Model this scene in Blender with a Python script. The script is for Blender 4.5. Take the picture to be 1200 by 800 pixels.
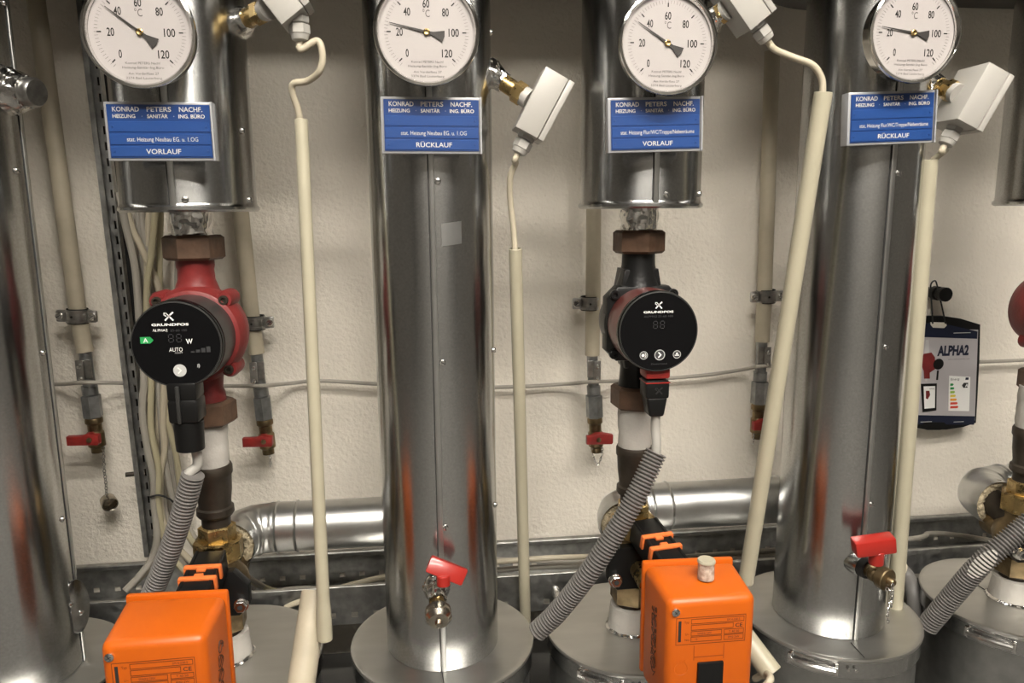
import bpy, bmesh, math, random
from mathutils import Vector, Matrix
random.seed(7)
for o in list(bpy.data.objects): bpy.data.objects.remove(o)
scene = bpy.context.scene
COL = scene.collection

# ------------------------------------------------------------------ camera
CAM = Vector((0, -1.13, .74)); YAW, PITCH, ROLL, FPX = math.radians(6.6), math.radians(10), .008, 867.0
_f = Vector((math.sin(YAW)*math.cos(PITCH), math.cos(YAW)*math.cos(PITCH), -math.sin(PITCH)))
_r0 = Vector((math.cos(YAW), -math.sin(YAW), 0)); _u0 = _r0.cross(_f)
_r = _r0*math.cos(ROLL) - _u0*math.sin(ROLL); _u = _u0*math.cos(ROLL) + _r0*math.sin(ROLL)
cd = bpy.data.cameras.new('camera'); cam = bpy.data.objects.new('camera', cd); COL.objects.link(cam)
cd.sensor_width = 36; cd.lens = FPX/1200*36; cd.clip_start = .01; cd.clip_end = 50
m = Matrix.Identity(4)
for i in range(3):
    m[i][0] = _r[i]; m[i][1] = _u[i]; m[i][2] = -_f[i]; m[i][3] = CAM[i]
cam.matrix_world = m
scene.camera = cam

# ------------------------------------------------------------------ world, light, exposure
w = bpy.data.worlds.new('world'); scene.world = w; w.use_nodes = True
w.node_tree.nodes['Background'].inputs[0].default_value = (.9, .85, .78, 1)
w.node_tree.nodes['Background'].inputs[1].default_value = .02
LAMPS = [(.30, -1.45, 86.0, 1.5), (.30, -2.05, 92.0, 1.5)]      # ceiling luminaires: x, y, strength
LAMP_COL = (1.0, .935, .84)
CEIL = 2.1
vs = scene.view_settings
vs.view_transform = 'Standard'; vs.look = 'None'; vs.gamma = 1; vs.use_curve_mapping = False; vs.exposure = 0.13

# ------------------------------------------------------------------ helpers
def P(px, py, Y):
    d = _f*FPX + _r*(px-600) + _u*(400-py)
    return CAM + d*((Y-CAM.y)/d.y)
def PZ(px, py, Z):
    d = _f*FPX + _r*(px-600) + _u*(400-py)
    return CAM + d*((Z-CAM.z)/d.z)
def hit(px, py, X, Y, R):
    """where a sight line meets an upright cylinder; returns point and outward normal"""
    d = (_f*FPX + _r*(px-600) + _u*(400-py)).normalized()
    ox, oy = CAM.x-X, CAM.y-Y
    a = d.x**2+d.y**2; b = 2*(ox*d.x+oy*d.y); c = ox*ox+oy*oy-R*R
    D = max(0, b*b-4*a*c); t = (-b-math.sqrt(D))/(2*a)
    p = CAM + d*t; n = Vector((p.x-X, p.y-Y, 0)).normalized()
    return Vector((X+n.x*R, Y+n.y*R, p.z)), n
def frame(o, z, x=None):
    z = Vector(z).normalized(); x = Vector(x) if x is not None else (Vector((0,0,1)) if abs(z.z) < .9 else Vector((1,0,0)))
    x = (x - z*x.dot(z)).normalized(); y = z.cross(x)
    M = Matrix.Identity(4)
    for i in range(3): M[i][0] = x[i]; M[i][1] = y[i]; M[i][2] = z[i]; M[i][3] = o[i]
    return M
def face(o, roll=0, yaw=0):
    """a frame on a plane that faces the camera side: x right, y up, z out"""
    c, s = math.cos(roll), math.sin(roll)
    X = Vector((c, 0, s)); Y = Vector((-s, 0, c)); R = Matrix.Rotation(yaw, 3, 'Z')
    X = R @ X; Y = R @ Y; Z = X.cross(Y)
    M = Matrix.Identity(4)
    for i in range(3): M[i][0] = X[i]; M[i][1] = Y[i]; M[i][2] = Z[i]; M[i][3] = o[i]
    return M
def T(x, y, z): return Matrix.Translation((x, y, z))
def smooth_path(pts, n=8):
    pts = [Vector(p) for p in pts]; out = []
    q = [pts[0]*2-pts[1]] + pts + [pts[-1]*2-pts[-2]]
    for i in range(1, len(q)-2):
        a, b, c, d = q[i-1:i+3]
        for k in range(n):
            t = k/n
            out.append(.5*((2*b)+(c-a)*t+(2*a-5*b+4*c-d)*t*t+(3*b-a-3*c+d)*t**3))
    out.append(pts[-1]); return out

class MB:
    def __init__(s): s.v = []; s.f = []; s.sm = []
    def add(s, vs, fs, M=None, sm=False):
        b = len(s.v)
        for p in vs:
            p = Vector(p); s.v.append(M @ p if M is not None else p)
        for f in fs: s.f.append([i+b for i in f]); s.sm.append(sm)
        return s
    def bm(s, bm, M=None, sm=False):
        bm.verts.index_update()
        s.add([v.co.copy() for v in bm.verts], [[v.index for v in f.verts] for f in bm.faces], M, sm); bm.free(); return s
    def box(s, sx, sy, sz, M=None, bev=0, seg=2, taper=None):
        bm = bmesh.new(); bmesh.ops.create_cube(bm, size=1)
        for v in bm.verts:
            k = 1
            if taper and v.co.z > 0: k = taper
            v.co = Vector((v.co.x*sx*k, v.co.y*sy*k, v.co.z*sz))
        if bev: bmesh.ops.bevel(bm, geom=bm.edges[:], offset=bev, segments=seg, affect='EDGES', profile=.5)
        return s.bm(bm, M, bool(bev))
    def hexa(s, c8, bev=0, seg=3):
        """box from eight corners: four of one end, four of the other"""
        bm = bmesh.new(); vv = [bm.verts.new(p) for p in c8]
        for f in ((3,2,1,0),(4,5,6,7),(0,1,5,4),(1,2,6,5),(2,3,7,6),(3,0,4,7)): bm.faces.new([vv[i] for i in f])
        bmesh.ops.recalc_face_normals(bm, faces=bm.faces[:])
        if bev: bmesh.ops.bevel(bm, geom=bm.edges[:], offset=bev, segments=seg, affect='EDGES', profile=.5)
        return s.bm(bm, None, bool(bev))
    def lathe(s, prof, seg=32, M=None, sm=True, cap=True, jit=0, a0=0, a1=None):
        full = a1 is None; n = len(prof); vs = []; fs = []
        K = seg if full else seg+1
        for j in range(K):
            a = a0 + (2*math.pi if full else a1-a0)*j/seg
            for (r, z) in prof:
                rr = r + (random.uniform(-jit, jit) if jit else 0); zz = z + (random.uniform(-jit, jit)*.6 if jit else 0)
                vs.append((rr*math.cos(a), rr*math.sin(a), zz))
        for j in range(seg):
            k = (j+1) % K
            for i in range(n-1): fs.append([j*n+i, k*n+i, k*n+i+1, j*n+i+1])
        s.add(vs, fs, M, sm)
        if cap and full:
            for i, rev in ((0, True), (n-1, False)):
                if prof[i][0] > 1e-6:
                    r, z = prof[i]; ring = [(r*math.cos(2*math.pi*j/seg), r*math.sin(2*math.pi*j/seg), z) for j in range(seg)]
                    s.add(ring, [list(range(seg))[::-1] if rev else list(range(seg))], M, False)
        return s
    def cyl(s, r, z0, z1, M=None, seg=24, bev=0):
        if bev: return s.lathe([(r-bev, z0), (r, z0+bev), (r, z1-bev), (r-bev, z1)], seg, M, False if seg < 10 else True)
        return s.lathe([(r, z0), (r, z1)], seg, M, seg > 9)
    def hexn(s, rc, z0, z1, M=None, n=6, ch=.003):
        """hexagon nut with chamfered ends"""
        return s.lathe([(rc*.88, z0), (rc, z0+ch), (rc, z1-ch), (rc*.88, z1)], n, M, False)
    def tube(s, pts, r, seg=12, cap=True, sm=True):
        pts = [Vector(p) for p in pts]; n = len(pts); R = r if callable(r) else (lambda i: r)
        t = (pts[1]-pts[0]).normalized(); x = t.orthogonal().normalized(); vs = []; fs = []
        for i, p in enumerate(pts):
            t2 = (pts[min(i+1, n-1)]-pts[max(i-1, 0)]).normalized()
            x = (x-t2*x.dot(t2)).normalized(); y = t2.cross(x)
            for j in range(seg):
                a = 2*math.pi*j/seg; vs.append(p+(x*math.cos(a)+y*math.sin(a))*R(i))
        for i in range(n-1):
            for j in range(seg):
                k = (j+1) % seg; fs.append([i*seg+j, i*seg+k, (i+1)*seg+k, (i+1)*seg+j])
        s.add(vs, fs, None, sm)
        if cap:
            s.add(vs[:seg], [list(range(seg))[::-1]]); s.add(vs[-seg:], [list(range(seg))])
        return s
    def prism(s, poly, z0, z1, M=None, bev=0):
        bm = bmesh.new(); a = [bm.verts.new((x, y, z0)) for x, y in poly]; b = [bm.verts.new((x, y, z1)) for x, y in poly]; n = len(poly)
        bm.faces.new(a[::-1]); top = bm.faces.new(b)
        for i in range(n): bm.faces.new([a[i], a[(i+1) % n], b[(i+1) % n], b[i]])
        bmesh.ops.recalc_face_normals(bm, faces=bm.faces[:])
        if bev: bmesh.ops.bevel(bm, geom=list(top.edges), offset=bev, segments=2, affect='EDGES', profile=.5)
        return s.bm(bm, M)
    def build(s, name, mat, parent=None, autos=35):
        root = parent
        while root is not None and root.parent is not None: root = root.parent
        off = root.location if root is not None else Vector((0,0,0))
        base = Vector((0,0,0))
        if root is None and s.v:
            xs = [p.x for p in s.v]; ys = [p.y for p in s.v]; zs = [p.z for p in s.v]
            base = Vector(((min(xs)+max(xs))/2, (min(ys)+max(ys))/2, min(zs))); off = base
        me = bpy.data.meshes.new(name); me.from_pydata([tuple(p-off) for p in s.v], [], s.f)
        me.polygons.foreach_set('use_smooth', s.sm); me.update()
        bm = bmesh.new(); bm.from_mesh(me); bmesh.ops.recalc_face_normals(bm, faces=bm.faces[:]); bm.to_mesh(me); bm.free()
        try: me.set_sharp_from_angle(angle=math.radians(autos))
        except Exception: pass
        me.materials.append(M_[mat]); o = bpy.data.objects.new(name, me); COL.objects.link(o)
        if root is None: o.location = base
        o.parent = parent
        return o
def tag(o, label, cat, group=None):
    o['label'] = label; o['category'] = cat
    if group: o['group'] = group
    return o
def thing(name, loc, label, cat, group=None):
    o = bpy.data.objects.new(name, None); COL.objects.link(o); o.location = Vector(loc); o.empty_display_size = .02
    return tag(o, label, cat, group)
def struct(o): o['kind'] = 'structure'; return o
def text(s, h, M, mat, parent, w=None, name='lettering', wmax=None, align=0, th=.0002, bold=0):
    cu = bpy.data.curves.new('t', 'FONT'); cu.body = s; cu.size = 1; cu.resolution_u = 3; cu.offset = bold; cu.extrude = .0
    ob = bpy.data.objects.new('t', cu); me = bpy.data.meshes.new_from_object(ob)
    vs = [v.co.copy() for v in me.vertices]; fs = [list(p.vertices) for p in me.polygons]
    bpy.data.objects.remove(ob); bpy.data.curves.remove(cu); bpy.data.meshes.remove(me)
    x0 = min(v.x for v in vs); x1 = max(v.x for v in vs)
    k = h/.70; kx = k if w is None else w/(x1-x0)
    cx = (x0+x1)/2 if align == 0 else x0
    mb = MB(); mb.add([((v.x-cx)*kx, v.y*k - h/2, th) for v in vs], fs, M)
    return mb.build(name, mat, parent)

# ------------------------------------------------------------------ materials
M_ = {}
def mat(name, col, rough=.5, metal=0, noise=0, nscale=30, bump=0, bscale=60, coat=0, rvar=0, stretch=(1,1,1), bdist=.002, col2=None, spec=.5, trans=0, emit=None):
    ma = bpy.data.materials.new(name); ma.use_nodes = True; nt = ma.node_tree; b = nt.nodes['Principled BSDF']; L = nt.links.new
    b.inputs['Base Color'].default_value = (*col, 1); b.inputs['Roughness'].default_value = rough; b.inputs['Metallic'].default_value = metal
    b.inputs['Coat Weight'].default_value = coat; b.inputs['Coat Roughness'].default_value = .05; b.inputs['Specular IOR Level'].default_value = spec
    if emit: b.inputs['Emission Color'].default_value = (*emit[0], 1); b.inputs['Emission Strength'].default_value = emit[1]
    tc = nt.nodes.new('ShaderNodeTexCoord'); mp = nt.nodes.new('ShaderNodeMapping'); L(tc.outputs['Object'], mp.inputs[0]); mp.inputs['Scale'].default_value = stretch
    def nz(sc, det=4):
        n = nt.nodes.new('ShaderNodeTexNoise'); n.inputs['Scale'].default_value = sc; n.inputs['Detail'].default_value = det; L(mp.outputs[0], n.inputs['Vector']); return n
    if noise:
        n = nz(nscale); cr = nt.nodes.new('ShaderNodeValToRGB'); cr.color_ramp.elements[0].position = .35; cr.color_ramp.elements[1].position = .68
        c2 = col2 or tuple(max(0, c*(1-noise)) for c in col)
        cr.color_ramp.elements[0].color = (*c2, 1); cr.color_ramp.elements[1].color = (*col, 1)
        L(n.outputs['Fac'], cr.inputs[0]); L(cr.outputs[0], b.inputs['Base Color'])
    if rvar:
        n = nz(nscale*1.7 if nscale else 40); mr = nt.nodes.new('ShaderNodeMapRange'); mr.inputs[1].default_value = .3; mr.inputs[2].default_value = .7
        mr.inputs[3].default_value = max(.02, rough-rvar); mr.inputs[4].default_value = rough+rvar
        L(n.outputs['Fac'], mr.inputs[0]); L(mr.outputs[0], b.inputs['Roughness'])
    if bump:
        n = nz(bscale, 5 if not metal else 1); bp = nt.nodes.new('ShaderNodeBump'); bp.inputs['Strength'].default_value = bump; bp.inputs['Distance'].default_value = bdist
        L(n.outputs['Fac'], bp.inputs['Height']); L(bp.outputs[0], b.inputs['Normal'])
    M_[name] = ma; return ma
mat('plaster', (.86, .805, .71), .85, noise=.10, nscale=7, bump=.6, bscale=150, bdist=.0045)
mat('room_paint', (.17, .16, .145), .9, noise=.06, nscale=3)
mat('concrete', (.13, .125, .115), .8, noise=.3, nscale=14, bump=.2)
mat('galvanised', (.54, .545, .54), .21, 1, noise=.14, nscale=240, rvar=.05, bump=.006, bscale=11, bdist=.004)
mat('galvanised_dull', (.50, .505, .495), .36, 1, noise=.16, nscale=60, rvar=.06)
mat('lid_sheet', (.62, .615, .59), .40, 1, noise=.12, nscale=9, rvar=.06, stretch=(1, 4, 1))
mat('tray_steel', (.48, .48, .465), .45, 1, noise=.35, nscale=60, rvar=.12)
mat('foil', (.80, .79, .77), .15, 1, bump=.8, bscale=70, bdist=.008)
mat('chrome', (.78, .77, .75), .10, 1)
mat('duct_satin', (.60, .605, .595), .33, 1, noise=.10, nscale=50)
mat('tape', (.52, .525, .52), .36, 1)
mat('nickel', (.55, .50, .42), .25, 1, noise=.3, nscale=80)
mat('screw_steel', (.72, .71, .69), .22, 1)
mat('brass', (.62, .45, .20), .30, 1, noise=.35, nscale=60, rvar=.10, bump=.1, bscale=90)
mat('old_brass', (.34, .255, .145), .42, 1, noise=.55, nscale=50, rvar=.12, bump=.12)
mat('bronze_paint', (.125, .070, .042), .52, .25, noise=.35, nscale=70, bump=.25, bscale=140)
mat('pump_red', (.185, .021, .020), .48, 0, noise=.25, nscale=60, bump=.25, bscale=190, spec=.4)
mat('motor_red', (.13, .028, .023), .38, .1, noise=.25, nscale=50, coat=.2)
mat('cast_black', (.007, .007, .007), .30, 0, bump=.2, bscale=120, spec=.35)
mat('plastic_black', (.007, .007, .007), .36, spec=.25)
mat('ring_grey', (.030, .030, .029), .35, spec=.3)
mat('display_black', (.0045, .0045, .005), .14, spec=.25)
mat('print_grey', (.045, .045, .047), .5, spec=.2)
mat('print_white', (.82, .82, .80), .5)
mat('print_black', (.02, .02, .02), .6)
mat('print_rust', (.085, .022, .006), .6)
mat('dial_white', (.44, .42, .418), .55)
mat('dial_grey', (.16, .15, .15), .6)
mat('pointer', (.035, .033, .032), .5)
mat('plate_blue', (.014, .065, .27), .35)
mat('strip_blue', (.020, .08, .31), .32)
mat('acrylic', (.36, .37, .39), .22, coat=.6)
mat('pvc_ivory', (.41, .378, .282), .38, noise=.06, nscale=30)
mat('pvc_aged', (.50, .445, .335), .48, noise=.18, nscale=24)
mat('plastic_white', (.38, .366, .338), .42)
mat('plastic_grey', (.38, .365, .34), .45)
mat('cable_beige', (.46, .41, .31), .5)
mat('cable_grey', (.36, .335, .29), .55, noise=.2, nscale=12)
mat('cable_olive', (.40, .36, .24), .55)
mat('flex_grey', (.145, .137, .13), .42)
mat('flex_dark', (.13, .125, .12), .5)
mat('wrap_white', (.50, .478, .44), .65, noise=.15, nscale=22, bump=.7, bscale=55, bdist=.004)
mat('cast_iron', (.060, .048, .036), .48, .5, noise=.45, nscale=40, bump=.3, bscale=110)
mat('orange', (.56, .104, .003), .40, noise=.07, nscale=16)
mat('orange_line', (.26, .045, .004), .5)
mat('orange_clip', (.72, .17, .04), .45)
mat('lever_red', (.34, .018, .012), .35, coat=.25)
mat('lever_dark', (.30, .022, .018), .42, noise=.3, nscale=80)
mat('clamp_zinc', (.52, .51, .49), .30, 1, noise=.4, nscale=90)
mat('valve_zinc', (.36, .37, .37), .42, .85, noise=.4, nscale=60)
mat('rubber', (.02, .02, .02), .7)
mat('mineral_wool', (.50, .42, .28), .95, noise=.4, nscale=70, bump=1, bscale=150, bdist=.01)
mat('cork', (.62, .55, .46), .85, noise=.6, nscale=170, bump=.5, bscale=200, col2=(.30, .22, .17))
mat('card_white', (.42, .40, .41), .35)
mat('card_navy', (.012, .016, .036), .35, spec=.3)
mat('steel_light', (.5, .5, .5), .4)
mat('green', (.02, .30, .08), .5); mat('lime', (.30, .50, .06), .5); mat('yellow', (.80, .62, .06), .5); mat('amber', (.85, .35, .03), .5); mat('rose', (.70, .07, .04), .5)
mat('button_grey', (.50, .50, .49), .4)
mat('duct_dark', (.045, .043, .04), .5, .2)
mat('tube_light', (1, 1, 1), .5)
# rolled sheet jacket: reflections drawn out along the pipe
ja = mat('jacket_steel', (.53, .535, .53), .225, 1, noise=.18, nscale=420)
_nt = ja.node_tree; _b = _nt.nodes['Principled BSDF']; _tg = _nt.nodes.new('ShaderNodeTangent'); _tg.direction_type = 'RADIAL'; _tg.axis = 'Z'
_b.inputs['Anisotropic'].default_value = .62; _b.inputs['Anisotropic Rotation'].default_value = .25; _nt.links.new(_tg.outputs[0], _b.inputs['Tangent'])
# window of a dial or sign: thin clear pane
g = bpy.data.materials.new('clear_pane'); g.use_nodes = True; nt = g.node_tree; nt.nodes.clear()
out = nt.nodes.new('ShaderNodeOutputMaterial'); mx = nt.nodes.new('ShaderNodeMixShader'); tr = nt.nodes.new('ShaderNodeBsdfTransparent'); gl = nt.nodes.new('ShaderNodeBsdfGlossy'); lw = nt.nodes.new('ShaderNodeLayerWeight'); pw = nt.nodes.new('ShaderNodeMath'); pw.operation = 'POWER'; pw.inputs[1].default_value = 5; fr = nt.nodes.new('ShaderNodeMath'); fr.operation = 'MULTIPLY_ADD'; fr.inputs[1].default_value = .7; fr.inputs[2].default_value = .05; lw.inputs[0].default_value = .5; nt.links.new(lw.outputs['Facing'], pw.inputs[0]); nt.links.new(pw.outputs[0], fr.inputs[0])
gl.inputs['Roughness'].default_value = .03; tr.inputs[0].default_value = (.96, .95, .94, 1)
nt.links.new(fr.outputs[0], mx.inputs[0]); nt.links.new(tr.outputs[0], mx.inputs[1]); nt.links.new(gl.outputs[0], mx.inputs[2]); nt.links.new(mx.outputs[0], out.inputs[0]); M_['clear_pane'] = g
for k, (_, _, s, _) in enumerate(LAMPS):
    mat('lamp_%d' % k, (1, 1, 1), .5, emit=(LAMP_COL, s))

# ------------------------------------------------------------------ room
FLOOR = .03
def slab(name, x0, x1, y0, y1, z0, z1, m):
    return struct(MB().box(x1-x0, y1-y0, z1-z0, T((x0+x1)/2, (y0+y1)/2, (z0+z1)/2)).build(name, m))
slab('wall_back', -2.4, 2.8, 0, .12, FLOOR, CEIL, 'plaster')
slab('floor', -2.4, 2.8, -3.6, .12, FLOOR-.1, FLOOR, 'concrete')
slab('ceiling', -2.4, 2.8, -3.6, .12, CEIL, CEIL+.1, 'room_paint')
slab('wall_left', -2.5, -2.4, -3.6, .12, FLOOR, CEIL, 'room_paint')
slab('wall_right', 2.8, 2.9, -3.6, .12, FLOOR, CEIL, 'room_paint')
slab('wall_front', -2.4, 2.8, -3.7, -3.6, FLOOR, CEIL, 'room_paint')
for k, (x, y, s, ll) in enumerate(LAMPS):
    t = thing('ceiling_light', (x, y, CEIL-.09), ['long ceiling tube light over the camera', 'long ceiling tube light at the rear of the room'][k], 'light', 'ceiling tube lights')
    MB().box(ll+.05, .14, .05, T(x, y, CEIL-.026), .006).build('housing', 'plastic_white', t)
    MB().box(ll, .12, .035, T(x, y, CEIL-.07), .012).build('diffuser', 'lamp_%d' % k, t)

YC, R = -.26, .07
X0, X1, X2, X3, X4, X5 = -.498, -.257, .009, .2545, .528, .803
BASE = .203

# ------------------------------------------------------------------ insulated pipes
def screw(px, py, X, parent, r=.0035, Y=YC, RR=R, name='screw'):
    p, n = hit(px, py, X, Y, RR)
    M = frame(p, n)
    o = MB().lathe([(r, -.0012), (r, .0010), (r*.8, .0022), (r*.35, .0027), (0, .0027)], 14, M, cap=False).build(name, 'screw_steel', parent)
    MB().box(r*1.5, r*.28, .0006, M @ T(0, 0, .0026) @ Matrix.Rotation(random.uniform(0, 3), 4, 'Z')).build('slot', 'rubber', o)
    return o
def seam(px, py, X, z0, z1, parent, w=.0062):
    p, n = hit(px, py, X, YC, R)
    M = frame((p.x, p.y, 0), n, (0, 0, 1)); L = z1-z0
    a = MB()
    a.box(L, w, .003, M @ T((z0+z1)/2, 0, .0002), .0011, 2)
    s = a.build('seam', 'duct_satin', parent)
    MB().box(L, .0009, .0012, M @ T((z0+z1)/2, w/2+.0006, .0001)).build('seam_gap', 'rubber', s)
    return s
def column(X, label, sm, screws, top=1.62):
    t = thing('insulated_pipe', (X, YC, BASE), label, 'pipe', 'tall return pipes in sheet metal jackets')
    MB().lathe([(R-.001, BASE), (R, BASE+.0006), (R, 1.0), (R, top)], 128, T(X, YC, 0), cap=False).build('jacket', 'jacket_steel', t)
    seam(sm[0], sm[1], X, BASE, top, t)
    for s in screws: screw(s[0], s[1], X, t)
    return t
c0 = column(X0, 'tall galvanised pipe jacket cut by the left edge, with an oval patch', (52, 380), [(19, 200), (50, 413), (73, 608), (4, 3)])
c2 = column(X2, 'tall galvanised pipe jacket with foil-wrapped red-handled valve between two pumps', (506, 230), [(513, 212), (519, 425), (522, 618), (576, 38), (578, 410), (580, 591)])
c4 = column(X4, 'tall galvanised pipe jacket right of the black pump, brass tap low on it', (1036, 330), [(1053, 203), (1038, 407), (1021, 591)])
p0, n0 = hit(517, 262, X2, YC, R); p1, n1 = hit(541, 288, X2, YC, R); a0_, a1_ = math.atan2(n0.y, n0.x), math.atan2(n1.y, n1.x)
MB().add([(X2+(R+.0004)*math.cos(a0_+(a1_-a0_)*k/6), YC+(R+.0004)*math.sin(a0_+(a1_-a0_)*k/6), z+.0025*k/6) for z in (p0.z, p1.z) for k in range(7)], [[k, k+1, k+8, k+7] for k in range(6)], None, True).build('tape_mark', 'tape', c2)
# oval patch on the left pipe
p, n = hit(88, 709, X0, YC, R); n = Vector((n.x, n.y-.75, 0)).normalized(); M = frame(p+Vector((.0035, -.003, 0)), n, (0, 0, 1))
pt = MB().prism([(.034*math.cos(2*math.pi*k/36), .0150*math.sin(2*math.pi*k/36)) for k in range(36)], -.0012, .0006, M, .0004).build('patch_plate', 'galvanised', c0)
for k, (u_, v_) in enumerate(((.006, .007), (-.010, -.004))): MB().lathe([(.0030, 0), (.0030, .0014), (.0012, .0026), (0, .0026)], 14, M @ T(u_, v_, .0006), cap=False).build('screw', 'screw_steel', pt)
# foil-wrapped stub at upper left
p, n = hit(10, 108, X0, YC, R)
ax = Vector((.93, -.36, -.10)).normalized(); o = P(8, 106, p.y)
M = frame(o, ax)
st = thing('pipe_stub', o, 'foil-wrapped capped stub at upper left on the leftmost pipe', 'pipe')
MB().lathe([(.027, -.010), (.0255, .0), (.023, .006), (.0205, .013), (.0185, .020), (.0165, .028)], 26, M, sm=False, jit=.0018).build('foil_wrap', 'foil', st)
MB().lathe([(.0140, .025), (.0150, .028), (.0150, .036), (.0130, .039), (0, .039)], 28, M, cap=False).build('cap', 'clamp_zinc', st)

COLLAR_Z = .742
def collar(X, label, sm, screws):
    t = thing('insulated_pipe', (X, YC, COLLAR_Z), label, 'pipe', 'short flow pipe jackets above the pumps')
    r = R
    MB().lathe([(r-.006, COLLAR_Z), (r+.0004, COLLAR_Z-.0004), (r+.0028, COLLAR_Z+.0018), (r+.0028, COLLAR_Z+.0045), (r+.0005, COLLAR_Z+.007), (r, COLLAR_Z+.009), (r, 1.2), (r, 1.62)], 128, T(X, YC, 0), cap=False).build('jacket', 'jacket_steel', t)
    MB().lathe([(.02, COLLAR_Z+.004), (r, COLLAR_Z+.003)], 64, T(X, YC, 0), cap=False).build('end_plate', 'galvanised_dull', t)
    seam(sm[0], sm[1], X, COLLAR_Z+.004, 1.62, t)
    for s in screws: screw(s[0], s[1], X, t)
    MB().lathe([(.0215, .708), (.022, .716), (.021, .724), (.0225, .732), (.0215, .742), (.022, .75)], 34, T(X, YC, 0), sm=False, jit=.0013).build('foil_wrap', 'foil', t)
    return t
collar(X1, 'galvanised pipe jacket ending above the red pump', (202, 225), [(217, 234), (292, 234), (284, 153)])
collar(X3, 'galvanised pipe jacket ending above the black pump', (769, 220), [(781, 228), (819, 227)])
collar(X5, 'galvanised pipe jacket cut by the right edge of the picture', (1250, 200), [])

# ------------------------------------------------------------------ drums
def drum(X, z0, z1, label, r=.114, slit=None, latch=None, group='insulation drums at the foot of the pipes', hole=None):
    t = thing('insulation_drum', (X, YC, z0), label, 'drum', group)
    C = T(X, YC, 0)
    MB().lathe([(r-.004, z0), (r-.004, z1-.024)], 96, C, cap=False).build('drum_body', 'galvanised_dull', t)
    MB().lathe([(r-.003, z1-.026), (r, z1-.025), (r, z1-.004), (r-.001, z1-.003)], 96, C, cap=False).build('clamp_band', 'galvanised', t)
    lid = MB().lathe([(.0 if hole is None else hole, z1), (r-.006, z1), (r-.003, z1+.0016), (r+.0012, z1+.0012), (r+.0018, z1-.001), (r+.0006, z1-.004), (r-.003, z1-.004)], 96, C, cap=False).build('drum_lid', 'lid_sheet', t)
    if slit is not None:
        a, b = slit
        d = (b-a); MB().box(d.length, .0009, .0006, frame((a+b)/2, (0, 0, 1), d) @ T(0, 0, .0004)).build('slit', 'rubber', lid)
    for (px, py) in (latch or []):
        p, n = hit(px, py, X, YC, r); p.z = z1-.0145
        M = frame(p, n, (0, 0, 1)); L = MB()
        # curved toggle latch
        def arc(y0, y1, off, n_=8): return [M @ Vector((0, y0+(y1-y0)*i/n_, off-((y0+(y1-y0)*i/n_)**2)/(2*r))) for i in range(n_+1)]
        lt = MB().tube(arc(-.026, .026, .006), lambda i: .0034+.0016*math.sin(math.pi*i/8), 10).build('latch_lever', 'screw_steel', t)
        for sgn in (-1, 1): MB().box(.013, .005, .006, M @ T(0, sgn*.027, -.001), .001).build('latch_hook', 'chrome', t)
        MB().tube([M @ Vector((.005, -.028, .003)), M @ Vector((.0065, -.01, .007)), M @ Vector((.004, .004, .008))], .0010, 6).build('latch_wire', 'chrome', t)
        for k in (0, 1):
            q = .040+.008*k; s = -1
            MB().lathe([(.0022, 0), (.0018, .0014), (0, .002)], 10, M @ T(.003, s*q, -.004-.002*k), cap=False).build('rivet', 'screw_steel', t)
    return t
Z1 = BASE
drum(X0, FLOOR, Z1, 'galvanised drum under the leftmost pipe in the bottom-left corner')
drum(X1, FLOOR, Z1, 'galvanised drum with grey lid behind the orange actuator at lower left')
drum(X2, FLOOR, Z1, 'galvanised drum around the foot of the pipe with the foil-wrapped valve', slit=(PZ(518, 786, Z1), PZ(520, 800, Z1)))
drum(X3, FLOOR, Z1, 'galvanised drum with lid and latch left of the orange actuator with switch', r=.110, latch=[(703, 797)])
drum(X4, FLOOR, Z1, 'galvanised drum with toggle latch around the foot of the right-hand tall pipe', slit=(PZ(997, 753, Z1), PZ(1016, 774, Z1)), latch=[(952, 785)])
drum(X5, FLOOR, Z1, 'galvanised drum with toggle latch at the bottom right edge', slit=(PZ(1137, 680, Z1), PZ(1168, 700, Z1)), latch=[(1158, 765)])
for X, l in ((X0, 'dark drum overhead around the leftmost pipe'), (X2, 'dark drum overhead around the pipe between the pumps'), (X4, 'dark drum overhead around the right-hand tall pipe')):
    t = thing('overhead_drum', (X, YC, .998), l, 'drum', 'drums overhead')
    MB().lathe([(R+.001, 1.0), (.114, 1.0), (.118, .998), (.118, 1.006), (.114, 1.008), (.114, 1.075), (R+.001, 1.076)], 96, T(X, YC, 0), cap=False).build('drum_body', 'duct_dark', t)
# unseen box and tube, added above the picture to shade the upper wall
tag(MB().box(4.6, .118, .20, T(.2, -.080, 1.138), .004).build('wall_shade_box', 'duct_dark'), 'long dark box added on the wall above the picture to shade it', 'trunking')
tag(MB().tube([(-2.2, -.455, 1.280), (2.6, -.455, 1.280)], .08, 48).build('lamp_blocker_tube', 'galvanised_dull'), 'unseen horizontal tube added overhead to block lamp light from the upper wall', 'duct')

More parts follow.
